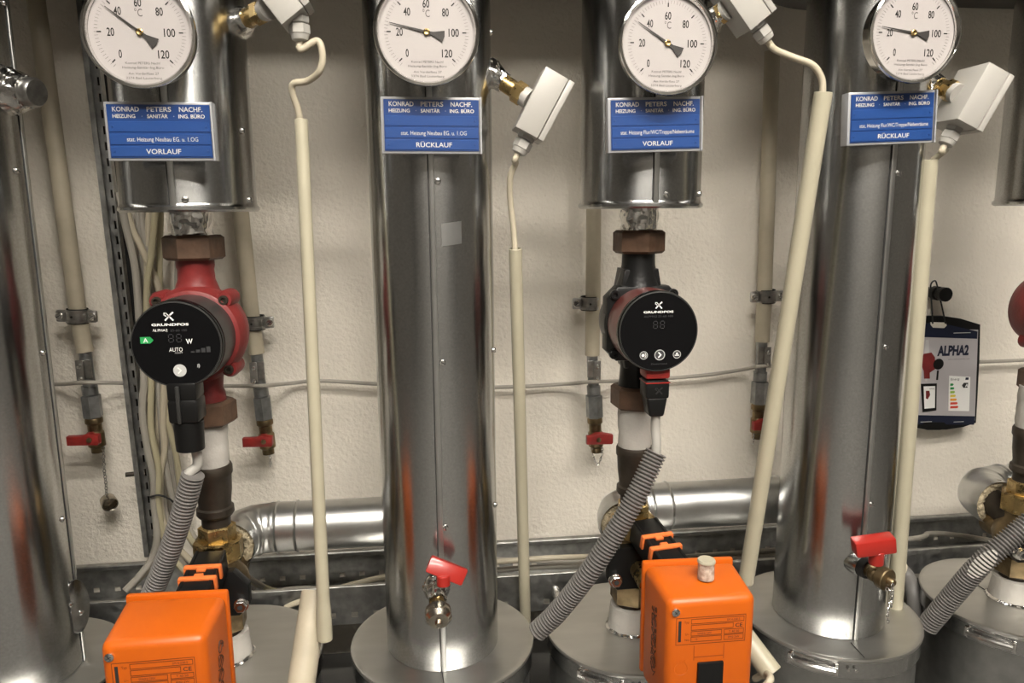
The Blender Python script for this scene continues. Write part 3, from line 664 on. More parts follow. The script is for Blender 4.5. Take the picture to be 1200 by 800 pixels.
# ------------------------------------------------------------------ orange actuators
def actuator(bl, br, fr_, fl_, z, label, first):
    H = .135
    top = [Vector((*bl, z)), Vector((*br, z)), Vector((*fr_, z)), Vector((*fl_, z))]
    c = sum(top, Vector())/4
    t = thing('valve_actuator', (c.x, c.y, z-H), label, 'actuator', 'orange valve actuators')
    # body: front end is a little smaller all round
    dn = Vector((0, 0, -H)); up = .003
    MB().hexa([top[0]+Vector((0, 0, up)), top[1]+Vector((0, 0, up)), top[2], top[3]]+[top[0]+dn, top[1]+dn, top[2]+dn, top[3]+dn], .009, 4).build('case', 'orange', t)
    # rim plate at the back
    xv = (top[1]-top[0]).normalized(); yv = Vector((0, 0, 1)).cross(xv)
    Mb = frame((top[0]+top[1])/2+Vector((0, .004, up-H/2+.0015)), (0, 0, 1), xv)
    MB().box((top[1]-top[0]).length+.0015, .008, H+.001, Mb, .003).build('back_plate', 'orange', t)
    # front plane frame
    fc = (top[2]+top[3])/2; xf = (top[2]-top[3]).normalized(); W = (top[2]-top[3]).length
    zf = xf.cross(Vector((0, 0, 1))); F = Matrix.Identity(4)
    for i in range(3): F[i][0] = xf[i]; F[i][1] = (0, 0, 1)[i]; F[i][2] = zf[i]; F[i][3] = fc[i]
    def fp(x, y, o=.0002): return F @ T(x*W, y*W, o)
    def scr(x, y):
        M = fp(x, y); s = MB().lathe([(.0042, -.001), (.0042, .0012), (.003, .0020), (0, .0022)], 20, M, cap=False).build('screw', 'screw_steel', t)
        for k in (0, 1): MB().box(.0046, .0009, .0004, M @ T(0, 0, .0022) @ Matrix.Rotation(.6+k*math.pi/2, 4, 'Z')).build('cross_slot', 'rubber', s)
    scr(-.41, -.14)
    scr(.40, -1.25)
    # rating label: outline, boxes, lettering
    lb = MB()
    def rect(x0, x1, y0, y1, w_=.0005):
        for a, b in (((x0, y0), (x1, y0)), ((x0, y1), (x1, y1)), ((x0, y0), (x0, y1)), ((x1, y0), (x1, y1))):
            cx, cy = (a[0]+b[0])/2*W, (a[1]+b[1])/2*W
            lb.box(abs(a[0]-b[0])*W+w_, abs(a[1]-b[1])*W+w_, .0002, F @ T(cx, cy, .0002))
    y0 = -.53; x0, x1 = -.40, .385; hL = .315
    yt = y0+hL
    rect(x0, x1, y0, yt)
    rect(x0+.17, x1-.02, yt-.075, yt-.022); rect(x0+.17, x1-.14, yt-.150, yt-.092); rect(x0+.17, x1-.27, yt-.218, yt-.166); rect(x1-.24, x1-.02, yt-.218, yt-.166); rect(x0+.17, x1-.27, yt-.288, yt-.232); rect(x1-.24, x1-.02, yt-.288, yt-.232)
    plate = lb.build('rating_frame', 'print_rust', t)
    text('CE', .0042, fp(x1-.075, yt-.121), 'print_black', t, w=.0078, bold=.01)
    text('Typ', .0026, fp(x0+.115, yt-.05), 'print_rust', t, w=.005); text('U~', .0024, fp(x0+.125, yt-.192), 'print_rust', t); text('Nm', .0024, fp(x0+.125, yt-.26), 'print_rust', t)
    text('SM 4-230-S', .0022, fp(x1-.14, yt-.049), 'print_black', t, w=.014)
    text('50/60Hz 230V', .0022, fp(x0+.32, yt-.192), 'print_black', t, w=.015); text('T 40 50', .0022, fp(x1-.13, yt-.192), 'print_black', t, w=.011); text('IP42 2W', .0022, fp(x1-.13, yt-.26), 'print_black', t, w=.012); text('15', .0022, fp(x0+.23, yt-.26), 'print_black', t)
    MB().box(.0030, hL*W*.78, .0002, fp((x0+.04), (yt+y0)/2)).build('maker_bar', 'print_black', t)
    if not first:
        # slide track, switch and embossed circle
        for sx in (-.19, .15): MB().box(.0007, .0165, .0004, fp(sx, -.64, .0001)).build('track_edge', 'orange_line', t)
        MB().box(.33*W, .0007, .0004, fp(-.02, -.69, .0001)).build('track_edge', 'orange_line', t)
        MB().box(.028, .056, .004, fp(.0, -1.05, .001), .0012).build('switch_window', 'plastic_black', t)
        MB().lathe([(.0066, .0001), (.0072, .0005), (.0078, .0001)], 32, fp(-.335, -.82, 0), cap=False, a0=2.1, a1=7.3).build('embossed_ring', 'orange', t)
        for k in range(3): MB().box(.0022, .0035, .0006, fp(-.375+.04*k, -.735, 0), .0002).build('embossed_mark', 'orange', t)
    return t, F, W, top
A1, F1, W1, top1 = actuator((-.318, -.38), (-.216, -.384), (-.2175, -.459), (-.312, -.461), .346, 'orange actuator box at lower left in front of the red pump valve', True)
_a, _b2 = PZ(783, 704, .347), PZ(887, 697, .347)
A3, F3, W3, top3 = actuator((.233, -.38), (.336, -.384), (_b2.x, _b2.y), (_a.x, _a.y), .347, 'orange actuator box with black switch window and speckled knob on top', False)
kp = PZ(827, 677, .350)
# scribbled pencil writing on the case sides
def scribble(pts3, m_, parent, r=.0005): MB().tube(pts3, r, 5).build('pencil_mark', m_, parent)
a, b = top1[1], top1[2]; sd = (b-a); nrm = Vector((1, 0, 0))
def side(s, z): return a+sd*s+Vector((.0004+.0005, 0, -z))
for k in range(4):
    pts = [side(.45+.10*math.sin(j*1.3+k)+.04*k, .030+.014*k+.010*(j/9)+.004*math.sin(j*2.1+k*2)) for j in range(10)]
    scribble(smooth_path(pts, 3), 'print_rust', A1)
a3, b3 = top3[0], top3[3]; sd3 = (b3-a3)
n3 = Vector((0, 0, 1)).cross(sd3).normalized(); n3 = n3 if n3.x < 0 else -n3
for k in range(7):
    pts = [a3+sd3*(.52+.09*math.sin(j*1.1+k*2))+n3*.0008+Vector((0, 0, -(.026+.011*k+.011*(j/9)+.004*math.sin(j*2.3+k)))) for j in range(10)]
    scribble(smooth_path(pts, 3), 'print_rust', A3)
t = thing('speckled_knob', kp, 'pale speckled cylindrical knob standing on the orange actuator with switch', 'knob')
MB().lathe([(.0088, 0), (.0086, .018), (.0095, .0185), (.0096, .0205), (.0085, .0215), (0, .0215)], 28, T(*kp), cap=False).build('knob_body', 'cork', t)
MB().lathe([(.0097, .0186), (.0097, .0205), (.0088, .0218), (0, .0219)], 28, T(*kp), cap=False).build('knob_cap', 'pvc_ivory', t)

# ------------------------------------------------------------------ horizontal branches with elbows
def elbow(X, Xe, label):
    z = P(400, 613, -.165)[2]; y1 = -.165; r = .0325; rb = .045
    xs = X
    t = thing('elbow_duct', (X, y1, z-r), label, 'duct', 'galvanised elbows behind the mixing valves')
    # bend from facing the viewer to running right
    ca = Vector((xs+rb, y1-rb, z)) # bend centre
    bend = [Vector((ca.x-rb*math.cos(a), ca.y+rb*math.sin(a), z)) for a in [math.pi/2*i/18 for i in range(-1, 19)]]
    bend[0] = bend[1]+Vector((0, -.012, 0))
    nb = len(bend)
    MB().tube(bend, lambda i: r*(1.03 if i in (1, 7, 13, 19) else 1.0), 48, cap=False).build('bend', 'duct_satin', t)
    run = [bend[-1]+Vector((d, 0, 0)) for d in (0, .004, .006, .008, .010, .012, .030, .032, .034, .036, .05)]
    end = Vector((Xe, y1, z))
    run += [end-Vector((.03, 0, 0)), end-Vector((.012, 0, 0)), end-Vector((.010, 0, 0)), end-Vector((.008, 0, 0)), end]
    bead = {1: 1.0, 2: 1.06, 3: 1.0, 7: 1.06, 8: 1.0, 12: 1.0, 13: 1.07, 14: 1.0}
    MB().tube(run, lambda i: r*1.012*bead.get(i, 1), 48, cap=False).build('straight_run', 'duct_satin', t)
    MB().lathe([(.016, -.004), (.020, .0), (.026, .001), (.0315, -.003)], 40, frame(bend[0]+Vector((0, .003, 0)), (0, -1, 0)), jit=.0022, cap=False, sm=True).build('mineral_wool', 'mineral_wool', t)
    MB().lathe([(.019, 0), (.019, .05)], 24, frame(bend[0]+Vector((0, .012, 0)), (0, -.05, -.012)), cap=False).build('inner_pipe', 'cast_iron', t)
    for s in ((0.02), (.028)):
        MB().lathe([(.0022, 0), (.0018, .0015), (0, .002)], 10, frame(bend[-1]+Vector((s, 0, -r*1.02)), (0, -.3, -1)), cap=False).build('rivet', 'screw_steel', t)
    return t
elbow(X1, X2-.02, 'galvanised elbow duct running from the left valve behind the middle pipe')
elbow(X3, X4-.02, 'galvanised elbow duct running from the black pump valve behind the right pipe')
elbow(X5-.005, X5+.25, 'galvanised elbow with open insulated end at the right edge')

# ------------------------------------------------------------------ taps on the tall pipes
def chain(pts, parent, r=.0011, name='chain'):
    sp = smooth_path(pts, 10); mb = MB(); L = 0; last = None; k = 0
    for a, b in zip(sp, sp[1:]):
        L += (b-a).length
        if last is None or L-last > .0036:
            last = L; k += 1; d = (b-a).normalized(); s = Vector((1, .2, 0)) if k % 2 else Vector((.2, 1, 0))
            M = frame(a, s.cross(d) if abs(s.cross(d).length) > .1 else Vector((0, 1, 0)), d)
            mb.tube([M @ Vector((.0029*math.cos(q), .0018*math.sin(q), 0)) for q in [2*math.pi*i/8 for i in range(9)]], .0006, 5, cap=False)
    return mb.build(name, 'screw_steel', parent)
# middle pipe: foil-wrapped valve pointing at the viewer
p, n = hit(512, 690, X2, YC, R); t = thing('drain_tap', p, 'red-handled drain tap wrapped in foil low on the middle pipe', 'tap')
ax = Vector((.02, -1, -.28)).normalized(); M = frame(p, ax, (0, 0, 1))
MB().cyl(.008, -.01, .034, M, 20).build('tap_body', 'brass', t)
MB().lathe([(.016, -.003), (.015, .004), (.011, .012), (.010, .022)], 24, M @ T(.002, 0, 0), sm=False, jit=.0016).build('foil_collar', 'foil', t)
MB().lathe([(.0125, .026), (.0150, .030), (.0150, .040), (.011, .045), (.004, .046), (.0035, .052), (0, .053)], 22, M @ T(-.004, 0, 0), sm=False, jit=.0004).build('tap_cap', 'nickel', t)
lv = [P(506, 651, -.362), P(549, 668, -.362), P(541, 687, -.372), P(498, 670, -.372)]
dv = Vector((0, .012, -.004))
l_ = MB().hexa(lv+[q+dv for q in lv], .002, 2).build('tap_handle', 'lever_red', t)
MB().cyl(.0075, 0, .012, frame((lv[2]+lv[3])/2+Vector((0, .004, .003)), (0, -.1, -1)), 20, .001).build('handle_hub', 'lever_red', l_)
# right pipe: brass tap turned to the right
p, n = hit(1004, 660, X4, YC, R); t = thing('drain_tap', p, 'brass drain tap with red handle and chain on the right-hand tall pipe', 'tap')
q2 = P(1043, 681, -.375); ax = (q2-p); L = ax.length; M = frame(p, ax, (0, 0, 1)); R_ = M
MB().lathe([(.0135, -.008), (.0135, .004), (.012, .008)], 30, M).build('jacket_sleeve', 'galvanised', t)
MB().lathe([(.0118, .006), (.0122, .012), (.0118, .017)], 24, M).build('gasket', 'rubber', t)
MB().lathe([(.0085, .004), (.0085, L*.45), (.0105, L*.5), (.0105, L*.62), (.0085, L*.66), (.0085, L*.8)], 28, M).build('tap_body', 'old_brass', t)
MB().lathe([(.0125, L*.72), (.0135, L*.75), (.0135, L*.93), (.0125, L*.95), (.0055, L*.97), (.0050, L*1.08), (.0038, L*1.12), (0, L*1.13)], 28, M).build('tap_cap', 'old_brass', t)
lv = [P(1003, 638, -.378), P(1051, 631, -.370), P(1052, 649, -.370), P(1005, 655, -.378)]
dv = Vector((.001, .016, .0035))
l_ = MB().hexa(lv+[q+dv for q in lv], .0025, 2).build('tap_handle', 'lever_red', t)
MB().cyl(.0085, 0, .018, frame((lv[2]+lv[3])/2+Vector((.004, .008, .004)), (.05, .1, -1)), 20, .001).build('handle_hub', 'lever_red', l_)
chain([P(1040, 690, -.383), P(1044, 694, -.383), P(1043, 705, -.378), P(1040, 720, -.374), P(1041, 731, -.372)], t)
chain([P(1046, 686, -.383), P(1046, 697, -.382), P(1044, 712, -.378)], t)

# ------------------------------------------------------------------ wall pipes, clamps, drain cocks
def wall_pipe(pts, label):
    return tag(MB().tube([P(*q) for q in pts], .0112, 24).build('wall_pipe', 'pvc_aged'), label, 'pipe', 'beige drop pipes on the wall')
YW = -.040
wall_pipe([(34, -60, YW), (92, 372, YW), (100, 412, YW)], 'beige drop pipe on the wall beside the leftmost metal pipe')
wall_pipe([(262, 60, YW), (295, 372, YW), (301, 414, YW)], 'beige drop pipe on the wall just right of the red pump')
wall_pipe([(697, 60, YW), (695, 352, YW), (694, 416, YW)], 'beige drop pipe on the wall just left of the black pump')
wall_pipe([(905, 60, YW), (896, 345, YW), (893, 400, YW)], 'beige drop pipe on the wall left of the slanting conduit')
def clamp(px, py, roll, screws, label):
    o = P(px, py, YW); t = thing('pipe_clamp', o, label, 'clamp', 'zinc pipe clamps on the wall'); F = face(o, roll)
    A = F @ Matrix.Rotation(-math.pi/2, 4, 'X')
    MB().lathe([(.0125, -.0095), (.0150, -.009), (.0150, -.0055), (.0142, -.005), (.0142, .005), (.0150, .0055), (.0150, .009), (.0125, .0095)], 36, A, cap=False).build('band', 'clamp_zinc', t)
    MB().lathe([(.0135, -.0105), (.0135, .0105)], 30, A, cap=False).build('liner', 'rubber', t)
    for s in screws:
        ear = MB().box(.014, .017, .007, F @ T(s*.020, 0, .002), .0025).build('ear', 'clamp_zinc', t)
        b = MB().lathe([(.0052, .005), (.0052, .0075), (.004, .009), (0, .0092)], 16, F @ T(s*.0215, 0, 0), cap=False).build('screw', 'screw_steel', t)
        MB().box(.006, .0010, .0005, F @ T(s*.0215, 0, .0093) @ Matrix.Rotation(.6, 4, 'Z')).build('slot', 'rubber', b)
    MB().cyl(.004, .0, .040, frame(o, (0, 1, 0)), 12).build('stud', 'clamp_zinc', t)
    MB().lathe([(.0016, .0143), (.0016, .0152)], 10, F @ T(-.002, 0, 0)).build('hole', 'rubber', t)
clamp(91, 370, -.05, (-1, 1), 'zinc pipe clamp on the drop pipe near the left edge')
clamp(299, 378, .02, (1,), 'zinc pipe clamp right of the red pump')
clamp(691, 355, .0, (-1,), 'zinc pipe clamp left of the black pump')
clamp(898, 347, .03, (-1, 1), 'zinc pipe clamp beside the slanting conduit')
def cock(px, py, side, dx, label, pxb, chainpts, capat=None):
    """px,py: top of the fitting at the pipe end; pxb: x at the lever"""
    a = P(px, py, YW); b = P(pxb, py+98, YW); ax = (b-a); L = ax.length; M = frame(a, ax, (1, 0, 0))
    t = thing('drain_cock', b, label, 'valve', 'small drain cocks with red levers')
    MB().lathe([(.0085, -.004), (.0085, L*.36)], 20, M).build('tail_pipe', 'valve_zinc', t)
    f = face(a+ax*.16+Vector((0, -.013, 0)))
    MB().box(.0105, .030, .0025, f @ T(side*.004, 0, 0), .0008).box(.010, .026, .002, f @ T(-side*.006, .002, -.002), .0006).build('clip_plate', 'clamp_zinc', t)
    for k, yy in enumerate((.006, -.0125)): MB().lathe([(.0036, 0), (.0032, .002), (0, .0026)], 12, f @ T(side*.004, yy, .001), cap=False).build('clip_screw', 'screw_steel', t)
    MB().lathe([(.0105, L*.36), (.0105, L*.46)], 20, M).build('ferrule', 'valve_zinc', t)
    MB().hexn(.0130, L*.47, L*.74, M @ Matrix.Rotation(.4, 4, 'Z'), 6, .001).build('hexagon', 'valve_zinc', t)
    MB().lathe([(.0110, L*.74), (.0118, L*.76), (.0118, L*.80), (.0095, L*.82), (.0095, L*.90), (.0115, L*.92), (.0115, L*1.08), (.0085, L*1.10), (.0085, L*1.16)], 24, M).build('valve_body', 'old_brass', t)
    c = a+ax*.96
    l0 = face(c+Vector((0, -.016, 0)))
    lv = MB().prism([(dx[0], -.0075), (dx[1]-.002, -.0085), (dx[1], -.006), (dx[1], .006), (dx[1]-.012 if dx[1] > 0 else dx[1], .0085), (.004, .0095), (-.004, .009), (-.010, .0055), (dx[0], .0055)], -.004, .006, l0, .0015).build('lever', 'lever_dark', t)
    MB().lathe([(.0038, .0055), (.0034, .0085), (0, .009)], 14, l0, cap=False).build('lever_screw', 'old_brass', t)
    chain([P(*q) for q in chainpts], t)
    if capat:
        q = P(*capat); K = frame(q, (.55, -.75, -.3)); 
        MB().lathe([(0, -.012), (.008, -.012), (.0105, -.009), (.0115, .004), (.0108, .006), (.0098, .005), (.0085, -.006), (0, -.006)], 24, K, cap=False).build('dust_cap', 'nickel', t)
cock(100, 416, -1, (-.031, .012), 'drain cock at left with its cap hanging on a chain', 113, [(121, 525, -.045), (122, 548, -.043), (124, 565, -.042), (125, 582, -.042)], (128, 589, -.040))
cock(301, 418, -1, (-.030, .012), 'drain cock with red lever just right of the red pump', 313, [(315, 530, -.045), (317, 538, -.045), (317, 547, -.045)])
cock(694, 416, 1, (-.018, .023), 'drain cock with looped chain left of the black pump', 698, [(693, 521, -.045), (695, 533, -.044), (700, 544, -.044), (705, 534, -.044), (706, 521, -.045)])
cock(893, 400, 1, (-.016, .018), 'drain cock partly hidden by the slanting conduit', 888, [(884, 505, -.045), (883, 512, -.045), (882, 522, -.045)])

# ------------------------------------------------------------------ wall cable
tag(MB().tube(smooth_path([P(*q) for q in [(20, 449, -.020), (70, 450, -.020), (100, 448, -.060), (150, 449, -.030), (210, 452, -.020), (270, 452, -.020), (305, 452, -.060), (340, 449, -.020), (375, 446, -.020), (445, 450, -.020), (520, 454, -.020), (600, 453, -.020), (660, 450, -.020), (695, 447, -.056), (735, 446, -.020), (820, 440, -.020), (870, 433, -.020), (892, 429, -.056), (940, 428, -.020), (1050, 427, -.020), (1147, 424, -.020), (1260, 419, -.020)]], 6), .0029, 10).build('wall_cable', 'cable_grey'), 'thin grey cable running along the wall through the clip screws', 'cable')

# ------------------------------------------------------------------ upright slotted channel and its cables
a, b = P(110, 100, -.055), P(177, 652, -.055)
t = thing('slotted_channel', b, 'upright slotted steel channel on the wall left of the red pump', 'channel')
d = (b-a)*1.0; a = a-d*.35; d = b-a; L = d.length; M = frame(a, d, (0, -1, 0))       # x toward viewer, y sideways, z down
wd = .017
ysg = 1 if (M.to_3x3() @ Vector((0, 1, 0))).x > 0 else -1
MB().box(.045, .002, L, M @ T(-.0225+.0, -ysg*wd/2, L/2)).box(.002, .006, L, M @ T(0, -ysg*(wd/2-.003), L/2)).build('left_flange', 'tray_steel', t)
web = MB(); n_ = int(L/.021)
web.box(.002, .006, L, M @ T(-.012, -ysg*.003, L/2)); web.box(.002, .003, L, M @ T(-.012, ysg*(wd/2-.0015), L/2))
for k in range(n_): web.box(.002, wd, .010, M @ T(-.0122, 0, k*.021+.005))
web.build('slotted_web', 'tray_steel', t)
MB().box(.0022, wd, L, M @ T(-.030, 0, L/2)).build('back_web', 'rubber', t)
MB().box(.012, .002, L, M @ T(-.006, ysg*wd/2, L/2)).build('right_flange', 'tray_steel', t)
p = P(158, 555, -.05); MB().cyl(.0035, 0, .012, frame(p, (-1, -.2, 0)), 12).build('bolt', 'cast_iron', t)
CB = [
 ('cable_grey', .0052, [(140, 225, -.05), (147, 262, -.05), (157, 305, -.05), (161, 340, -.05), (165, 400, -.055), (169, 443, -.06), (167, 482, -.06), (172, 520, -.06), (180, 560, -.06), (181, 590, -.06), (184, 630, -.06), (178, 655, -.06), (163, 675, -.07), (147, 692, -.08)], 'grey cable nearest the slotted channel, curling into the tray'),
 ('cable_beige', .0046, [(146, 225, -.045), (153, 262, -.045), (170, 300, -.045), (187, 342, -.045), (193, 400, -.05), (192, 457, -.055), (191, 495, -.055), (193, 525, -.055), (188, 560, -.055), (189, 600, -.055), (200, 630, -.055), (222, 655, -.06), (260, 690, -.06)], 'beige cable crossing the bundle from left to right'),
 ('cable_olive', .0044, [(184, 225, -.06), (181, 260, -.06), (177, 300, -.06), (172, 340, -.06), (173, 400, -.06), (177, 445, -.06), (177, 500, -.06), (186, 550, -.06), (186, 590, -.06), (196, 640, -.055), (215, 668, -.06), (250, 700, -.06)], 'olive cable crossing the bundle from right to left'),
 ('cable_grey', .0044, [(168, 225, -.035), (167, 262, -.035), (178, 320, -.035), (184, 400, -.04), (186, 455, -.05), (188, 482, -.05), (191, 512, -.05), (195, 547, -.05), (205, 592, -.05), (222, 630, -.05), (245, 655, -.055), (300, 690, -.06)], 'grey cable in the middle of the bundle'),
 ('cable_olive', .0042, [(190, 225, -.04), (188, 262, -.04), (187, 330, -.04), (190, 420, -.045), (195, 485, -.05), (200, 507, -.05), (207, 537, -.05), (211, 570, -.05), (214, 610, -.05), (230, 640, -.055), (262, 668, -.055), (330, 695, -.06)], 'olive cable at the right of the bundle'),
 ('cable_grey', .0040, [(160, 225, -.03), (163, 262, -.03), (168, 340, -.03), (180, 430, -.04), (179, 480, -.04), (184, 530, -.04), (190, 570, -.04), (194, 600, -.045), (205, 640, -.05), (225, 672, -.05), (270, 705, -.05)], 'thin grey cable at the back of the bundle'),
 ('cable_beige', .0042, [(175, 225, -.035), (174, 262, -.035), (172, 330, -.035), (176, 420, -.04), (184, 470, -.045), (183, 520, -.045), (180, 570, -.05), (186, 605, -.05), (183, 640, -.055), (172, 668, -.06), (150, 690, -.07)], 'beige cable at the back left of the bundle'),
 ('cable_grey', .0042, [(208, 270, -.03), (208, 330, -.03), (205, 400, -.035), (204, 470, -.04), (205, 530, -.04), (212, 580, -.04), (222, 620, -.045), (250, 650, -.05), (310, 688, -.06)], 'grey cable passing behind the red pump'),
]
for mt, r, pts, l in CB:
    tag(MB().tube(smooth_path([P(*q) for q in pts], 8), r, 10).build('cable', mt), l, 'cable', 'cables beside the slotted channel')
tag(MB().tube(smooth_path([P(176, 582, -.068), P(186, 580, -.070), P(198, 584, -.066), P(205, 590, -.058)], 6), .0015, 6).build('cable_tie', 'rubber'), 'black cable tie around the cable bundle below the red pump', 'tie')

# ------------------------------------------------------------------ cable tray along the wall
TZ = .205; t = thing('cable_tray', (0, -.07, TZ-.062), 'perforated galvanised cable tray running along the foot of the wall', 'tray')
x0, x1 = -1.2, 1.7
def perf(y, z0, z1, holes, hz, hh, hw, name, th=.0016):
    mb = MB(); mb.box(x1-x0, th, z1-(hz+hh/2), T((x0+x1)/2, y, (z1+hz+hh/2)/2)); mb.box(x1-x0, th, hz-hh/2-z0, T((x0+x1)/2, y, (z0+hz-hh/2)/2))
    xs = x0
    while xs < x1:
        mb.box(holes-hw, th, hh, T(xs+holes/2, y, hz)); xs += holes
    return mb.build(name, 'tray_steel', t)
perf(-.130, TZ-.048, TZ+.008, .031, TZ-.034, .008, .009, 'front_side')
MB().box(x1-x0, .007, .0022, T((x0+x1)/2, -.1275, TZ+.0085), .0006, 1).build('front_lip', 'tray_steel', t)
perf(-.004, TZ-.048, TZ+.006, .031, TZ-.036, .008, .009, 'back_side')
MB().box(x1-x0, .012, .008, T((x0+x1)/2, -.008, TZ+.003), .0015, 1).build('back_lip', 'tray_steel', t)
MB().box(x1-x0, .126, .0016, T((x0+x1)/2, -.067, TZ-.0485)).build('bottom', 'tray_steel', t)
MB().box(.0012, .0005, .055, T(P(355, 690, -.131).x, -.1312, TZ-.02)).build('joint', 'rubber', t)
for q, l in (([(300, 700, -.10), (345, 690, -.10), (420, 690, -.09), (540, 676, -.08), (600, 666, -.07), (700, 662, -.07), (820, 655, -.06), (1000, 645, -.06)], 'grey cable lying in the tray below the elbow'),
             ([(335, 712, -.134), (345, 707, -.137), (360, 702, -.136), (380, 694, -.12), (470, 672, -.10), (620, 655, -.09), (760, 650, -.09)], 'beige cable hanging over the edge of the tray'),
             ([(560, 655, -.05), (640, 657, -.05), (720, 657, -.05), (860, 648, -.06), (1060, 632, -.06), (1090, 625, -.05), (1130, 628, -.07), (1200, 640, -.08)], 'grey cable arching over the tray at right')):
    tag(MB().tube(smooth_path([P(*u) for u in q], 8), .0042, 10).build('cable', 'cable_grey' if 'grey' in l else 'cable_beige'), l, 'cable', 'cables in the tray')
# short grey conduit piece between the right drums
t = thing('grey_conduit', P(1070, 740, -.21), 'short grey conduit rising between the two right-hand drums', 'conduit')
MB().tube(smooth_path([P(1052, 664, -.165), P(1064, 676, -.175), P(1071, 700, -.20), P(1073, 760, -.215)], 8), .0105, 20).build('tube', 'flex_dark', t)
MB().tube([P(1050, 664, -.165), P(1058, 668, -.168)], .0115, 20).build('end_ring', 'pvc_aged', t)
t = thing('tray_bolt', P(651, 693, -.135), 'pale bolt end on the tray left of the corrugated conduit', 'bolt')
MB().cyl(.0075, 0, .022, frame(P(651, 690, -.131), (.05, -1, -.3)), 16, .001).build('shaft', 'screw_steel', t)

# ------------------------------------------------------------------ hanging instruction card
Yk = -.028
def K(x, y): return P(x, y, Yk)
t = thing('instruction_card', K(1105, 503), 'black-framed ALPHA2 instruction card hanging from a knob', 'card')
F = face(K(1105, 436)); inv = F.inverted()
def l2(x, y):
    q = inv @ K(x, y); return (q.x, q.y)
outl = [l2(*q) for q in [(1063, 372), (1085, 370), (1105, 370), (1125, 373), (1148, 380), (1147, 420), (1145, 460), (1143, 495), (1128, 500), (1108, 503), (1085, 503), (1063, 499), (1061, 440)]]
MB().prism(outl, -.004, .002, F, .0008).build('board', 'plastic_black', t)
sh = MB().prism([l2(*q) for q in [(1066, 384), (1145, 386), (1141, 492), (1064, 488)]], .0020, .0026, F).build('sheet', 'card_white', t)
MB().prism([l2(*q) for q in [(1066, 378), (1106, 379), (1144, 388), (1143.5, 396.5), (1065, 394)]], .0022, .0029, F).build('header_band', 'card_navy', t)
MB().prism([l2(*q) for q in [(1063, 485.5), (1141, 487), (1140, 497), (1062, 496)]], .0022, .0029, F).build('footer_band', 'card_navy', t)
MB().prism([l2(*q) for q in [(1075, 500), (1082, 494), (1105, 494), (1110, 501), (1100, 503), (1085, 503)]], .0025, .0032, F).build('thumb_notch', 'plastic_black', t)
MB().prism([l2(*q) for q in [(1089, 377), (1107, 377.5), (1108, 381), (1105, 384), (1092, 383.5), (1089, 380)]], .0025, .0032, F, .0003).build('hanging_slot', 'plaster', t)
def FT(x, y, o=.003):
    q = l2(x, y); return F @ T(q[0], q[1], o)
s1 = 1.27e-3
text('ALPHA2', .0155, FT(1115.5, 410), 'card_navy', sh, w=45*s1*.97, bold=.05)
text('www.instructions.com', .0018, FT(1122, 420), 'print_grey', sh, w=30*s1)
MB().box(.030, .0011, .0003, FT(1126, 389.5)).build('header_line', 'button_grey', sh)
for xx, ww in ((1084, .020), (1122, .018)): MB().box(ww, .0010, .0003, FT(xx, 493.5)).build('footer_line', 'button_grey', sh)
lbx = MB().prism([l2(*q) for q in [(1111, 439.5), (1135.5, 441), (1134, 481), (1110, 480.5)]], .0026, .0033, F).build('energy_label', 'print_white', sh)
text('Energ', .0038, FT(1117.5, 443.5, .0035), 'print_black', lbx, w=.015); MB().box(.0055, .0040, .0003, FT(1131.5, 443, .0035)).build('flag_mark', 'card_navy', lbx)
for i, (mm, wd) in enumerate((('green', 5), ('green', 6), ('lime', 7), ('yellow', 8.2), ('amber', 9.6), ('rose', 11), ('rose', 12))):
    yy = 450+4.4*i; w_ = wd*s1*.95; x_ = l2(1111.8, yy); 
    MB().prism([(0, -.0019), (w_-.0015, -.0019), (w_, 0), (w_-.0015, .0019), (0, .0019)], 0, .0003, F @ T(x_[0], x_[1], .0035)).build('class_arrow', mm, lbx)
MB().prism([(0, 0), (.003, .0042), (.0105, .0042), (.0105, -.0042), (.003, -.0042)], 0, .0003, FT(1125.5, 450.8, .0035)).build('rating_arrow', 'print_black', lbx)
text('A', .0052, FT(1130.8, 450.8, .0039), 'print_white', lbx, bold=.02)
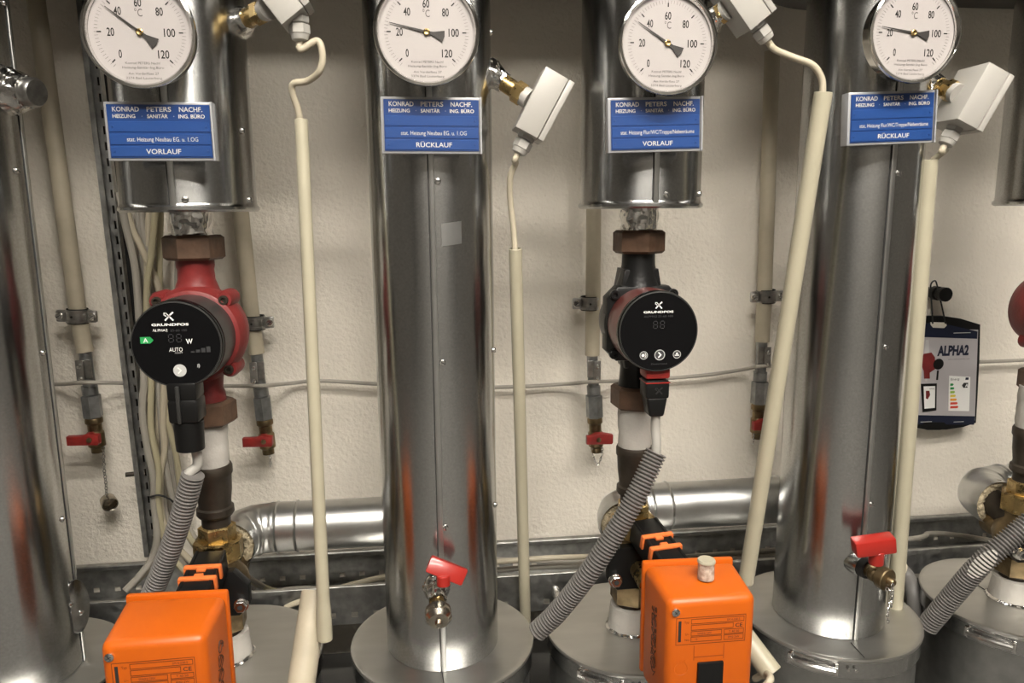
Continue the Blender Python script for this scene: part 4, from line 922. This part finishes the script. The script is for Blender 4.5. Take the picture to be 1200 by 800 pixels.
# printed pump picture
pic = MB().prism([l2(*q) for q in [(1083, 398), (1087, 398), (1087.5, 410), (1085, 446), (1083, 446), (1082, 410)]], .0026, .0031, F).build('printed_pipe', 'steel_light', sh)
MB().prism([l2(*q) for q in [(1081, 414), (1090, 412.5), (1094, 418), (1094, 432), (1088, 436), (1088, 443), (1081.5, 443), (1081, 434), (1078.5, 428), (1079, 419)]], .003, .0035, F).build('printed_pump', 'pump_red', sh)
MB().lathe([(0, .0037), (.0092, .0037)], 24, FT(1098, 426, 0), cap=False).build('printed_dial', 'plastic_black', sh)
MB().box(.0032, .016, .0003, FT(1097, 439, .0034)).build('printed_plug', 'plastic_black', sh)
cc = MB().prism([l2(*q) for q in [(1077.5, 449), (1096, 448.5), (1095.5, 480), (1079.5, 482)]], .0034, .0039, F).build('printed_card', 'plastic_black', sh)
MB().prism([l2(*q) for q in [(1080.5, 452), (1094, 451.5), (1093.5, 477), (1081.5, 478)]], .0038, .0042, F).build('printed_card_sheet', 'print_white', sh)
MB().prism([l2(*q) for q in [(1083, 457), (1087, 457), (1088, 462), (1085, 467), (1083, 466)]], .0043, .0045, F).build('printed_small_pump', 'pump_red', sh)
text('ALPHA2', .0022, FT(1090, 454.5, .0044), 'card_navy', sh, w=.009)
# cord and knob
MB().tube(smooth_path([P(1093, 379, -.033), P(1092, 360, -.035), P(1091, 345, -.040), P(1091, 333, -.046), P(1096, 329, -.046), P(1099, 338, -.042), P(1104, 360, -.036), P(1108, 379, -.033)], 8), .0012, 8).build('cord', 'rubber', t)
t = thing('cord_hook', P(1090, 340, -.02), 'black ribbed hook on the wall holding the card cord', 'hook')
MB().lathe([(.006, 0), (.006, .012), (.0115, .013), (.0115, .022), (.0085, .023), (.0085, .030), (.0115, .031), (.0115, .040), (0, .041)], 18, frame(P(1089, 342, -.003), (0, -1, 0)), cap=False, sm=False).build('knob_body', 'plastic_black', t)
MB().box(.006, .022, .004, face(P(1086, 344, -.045)), .001).build('knob_bar', 'ring_grey', t)
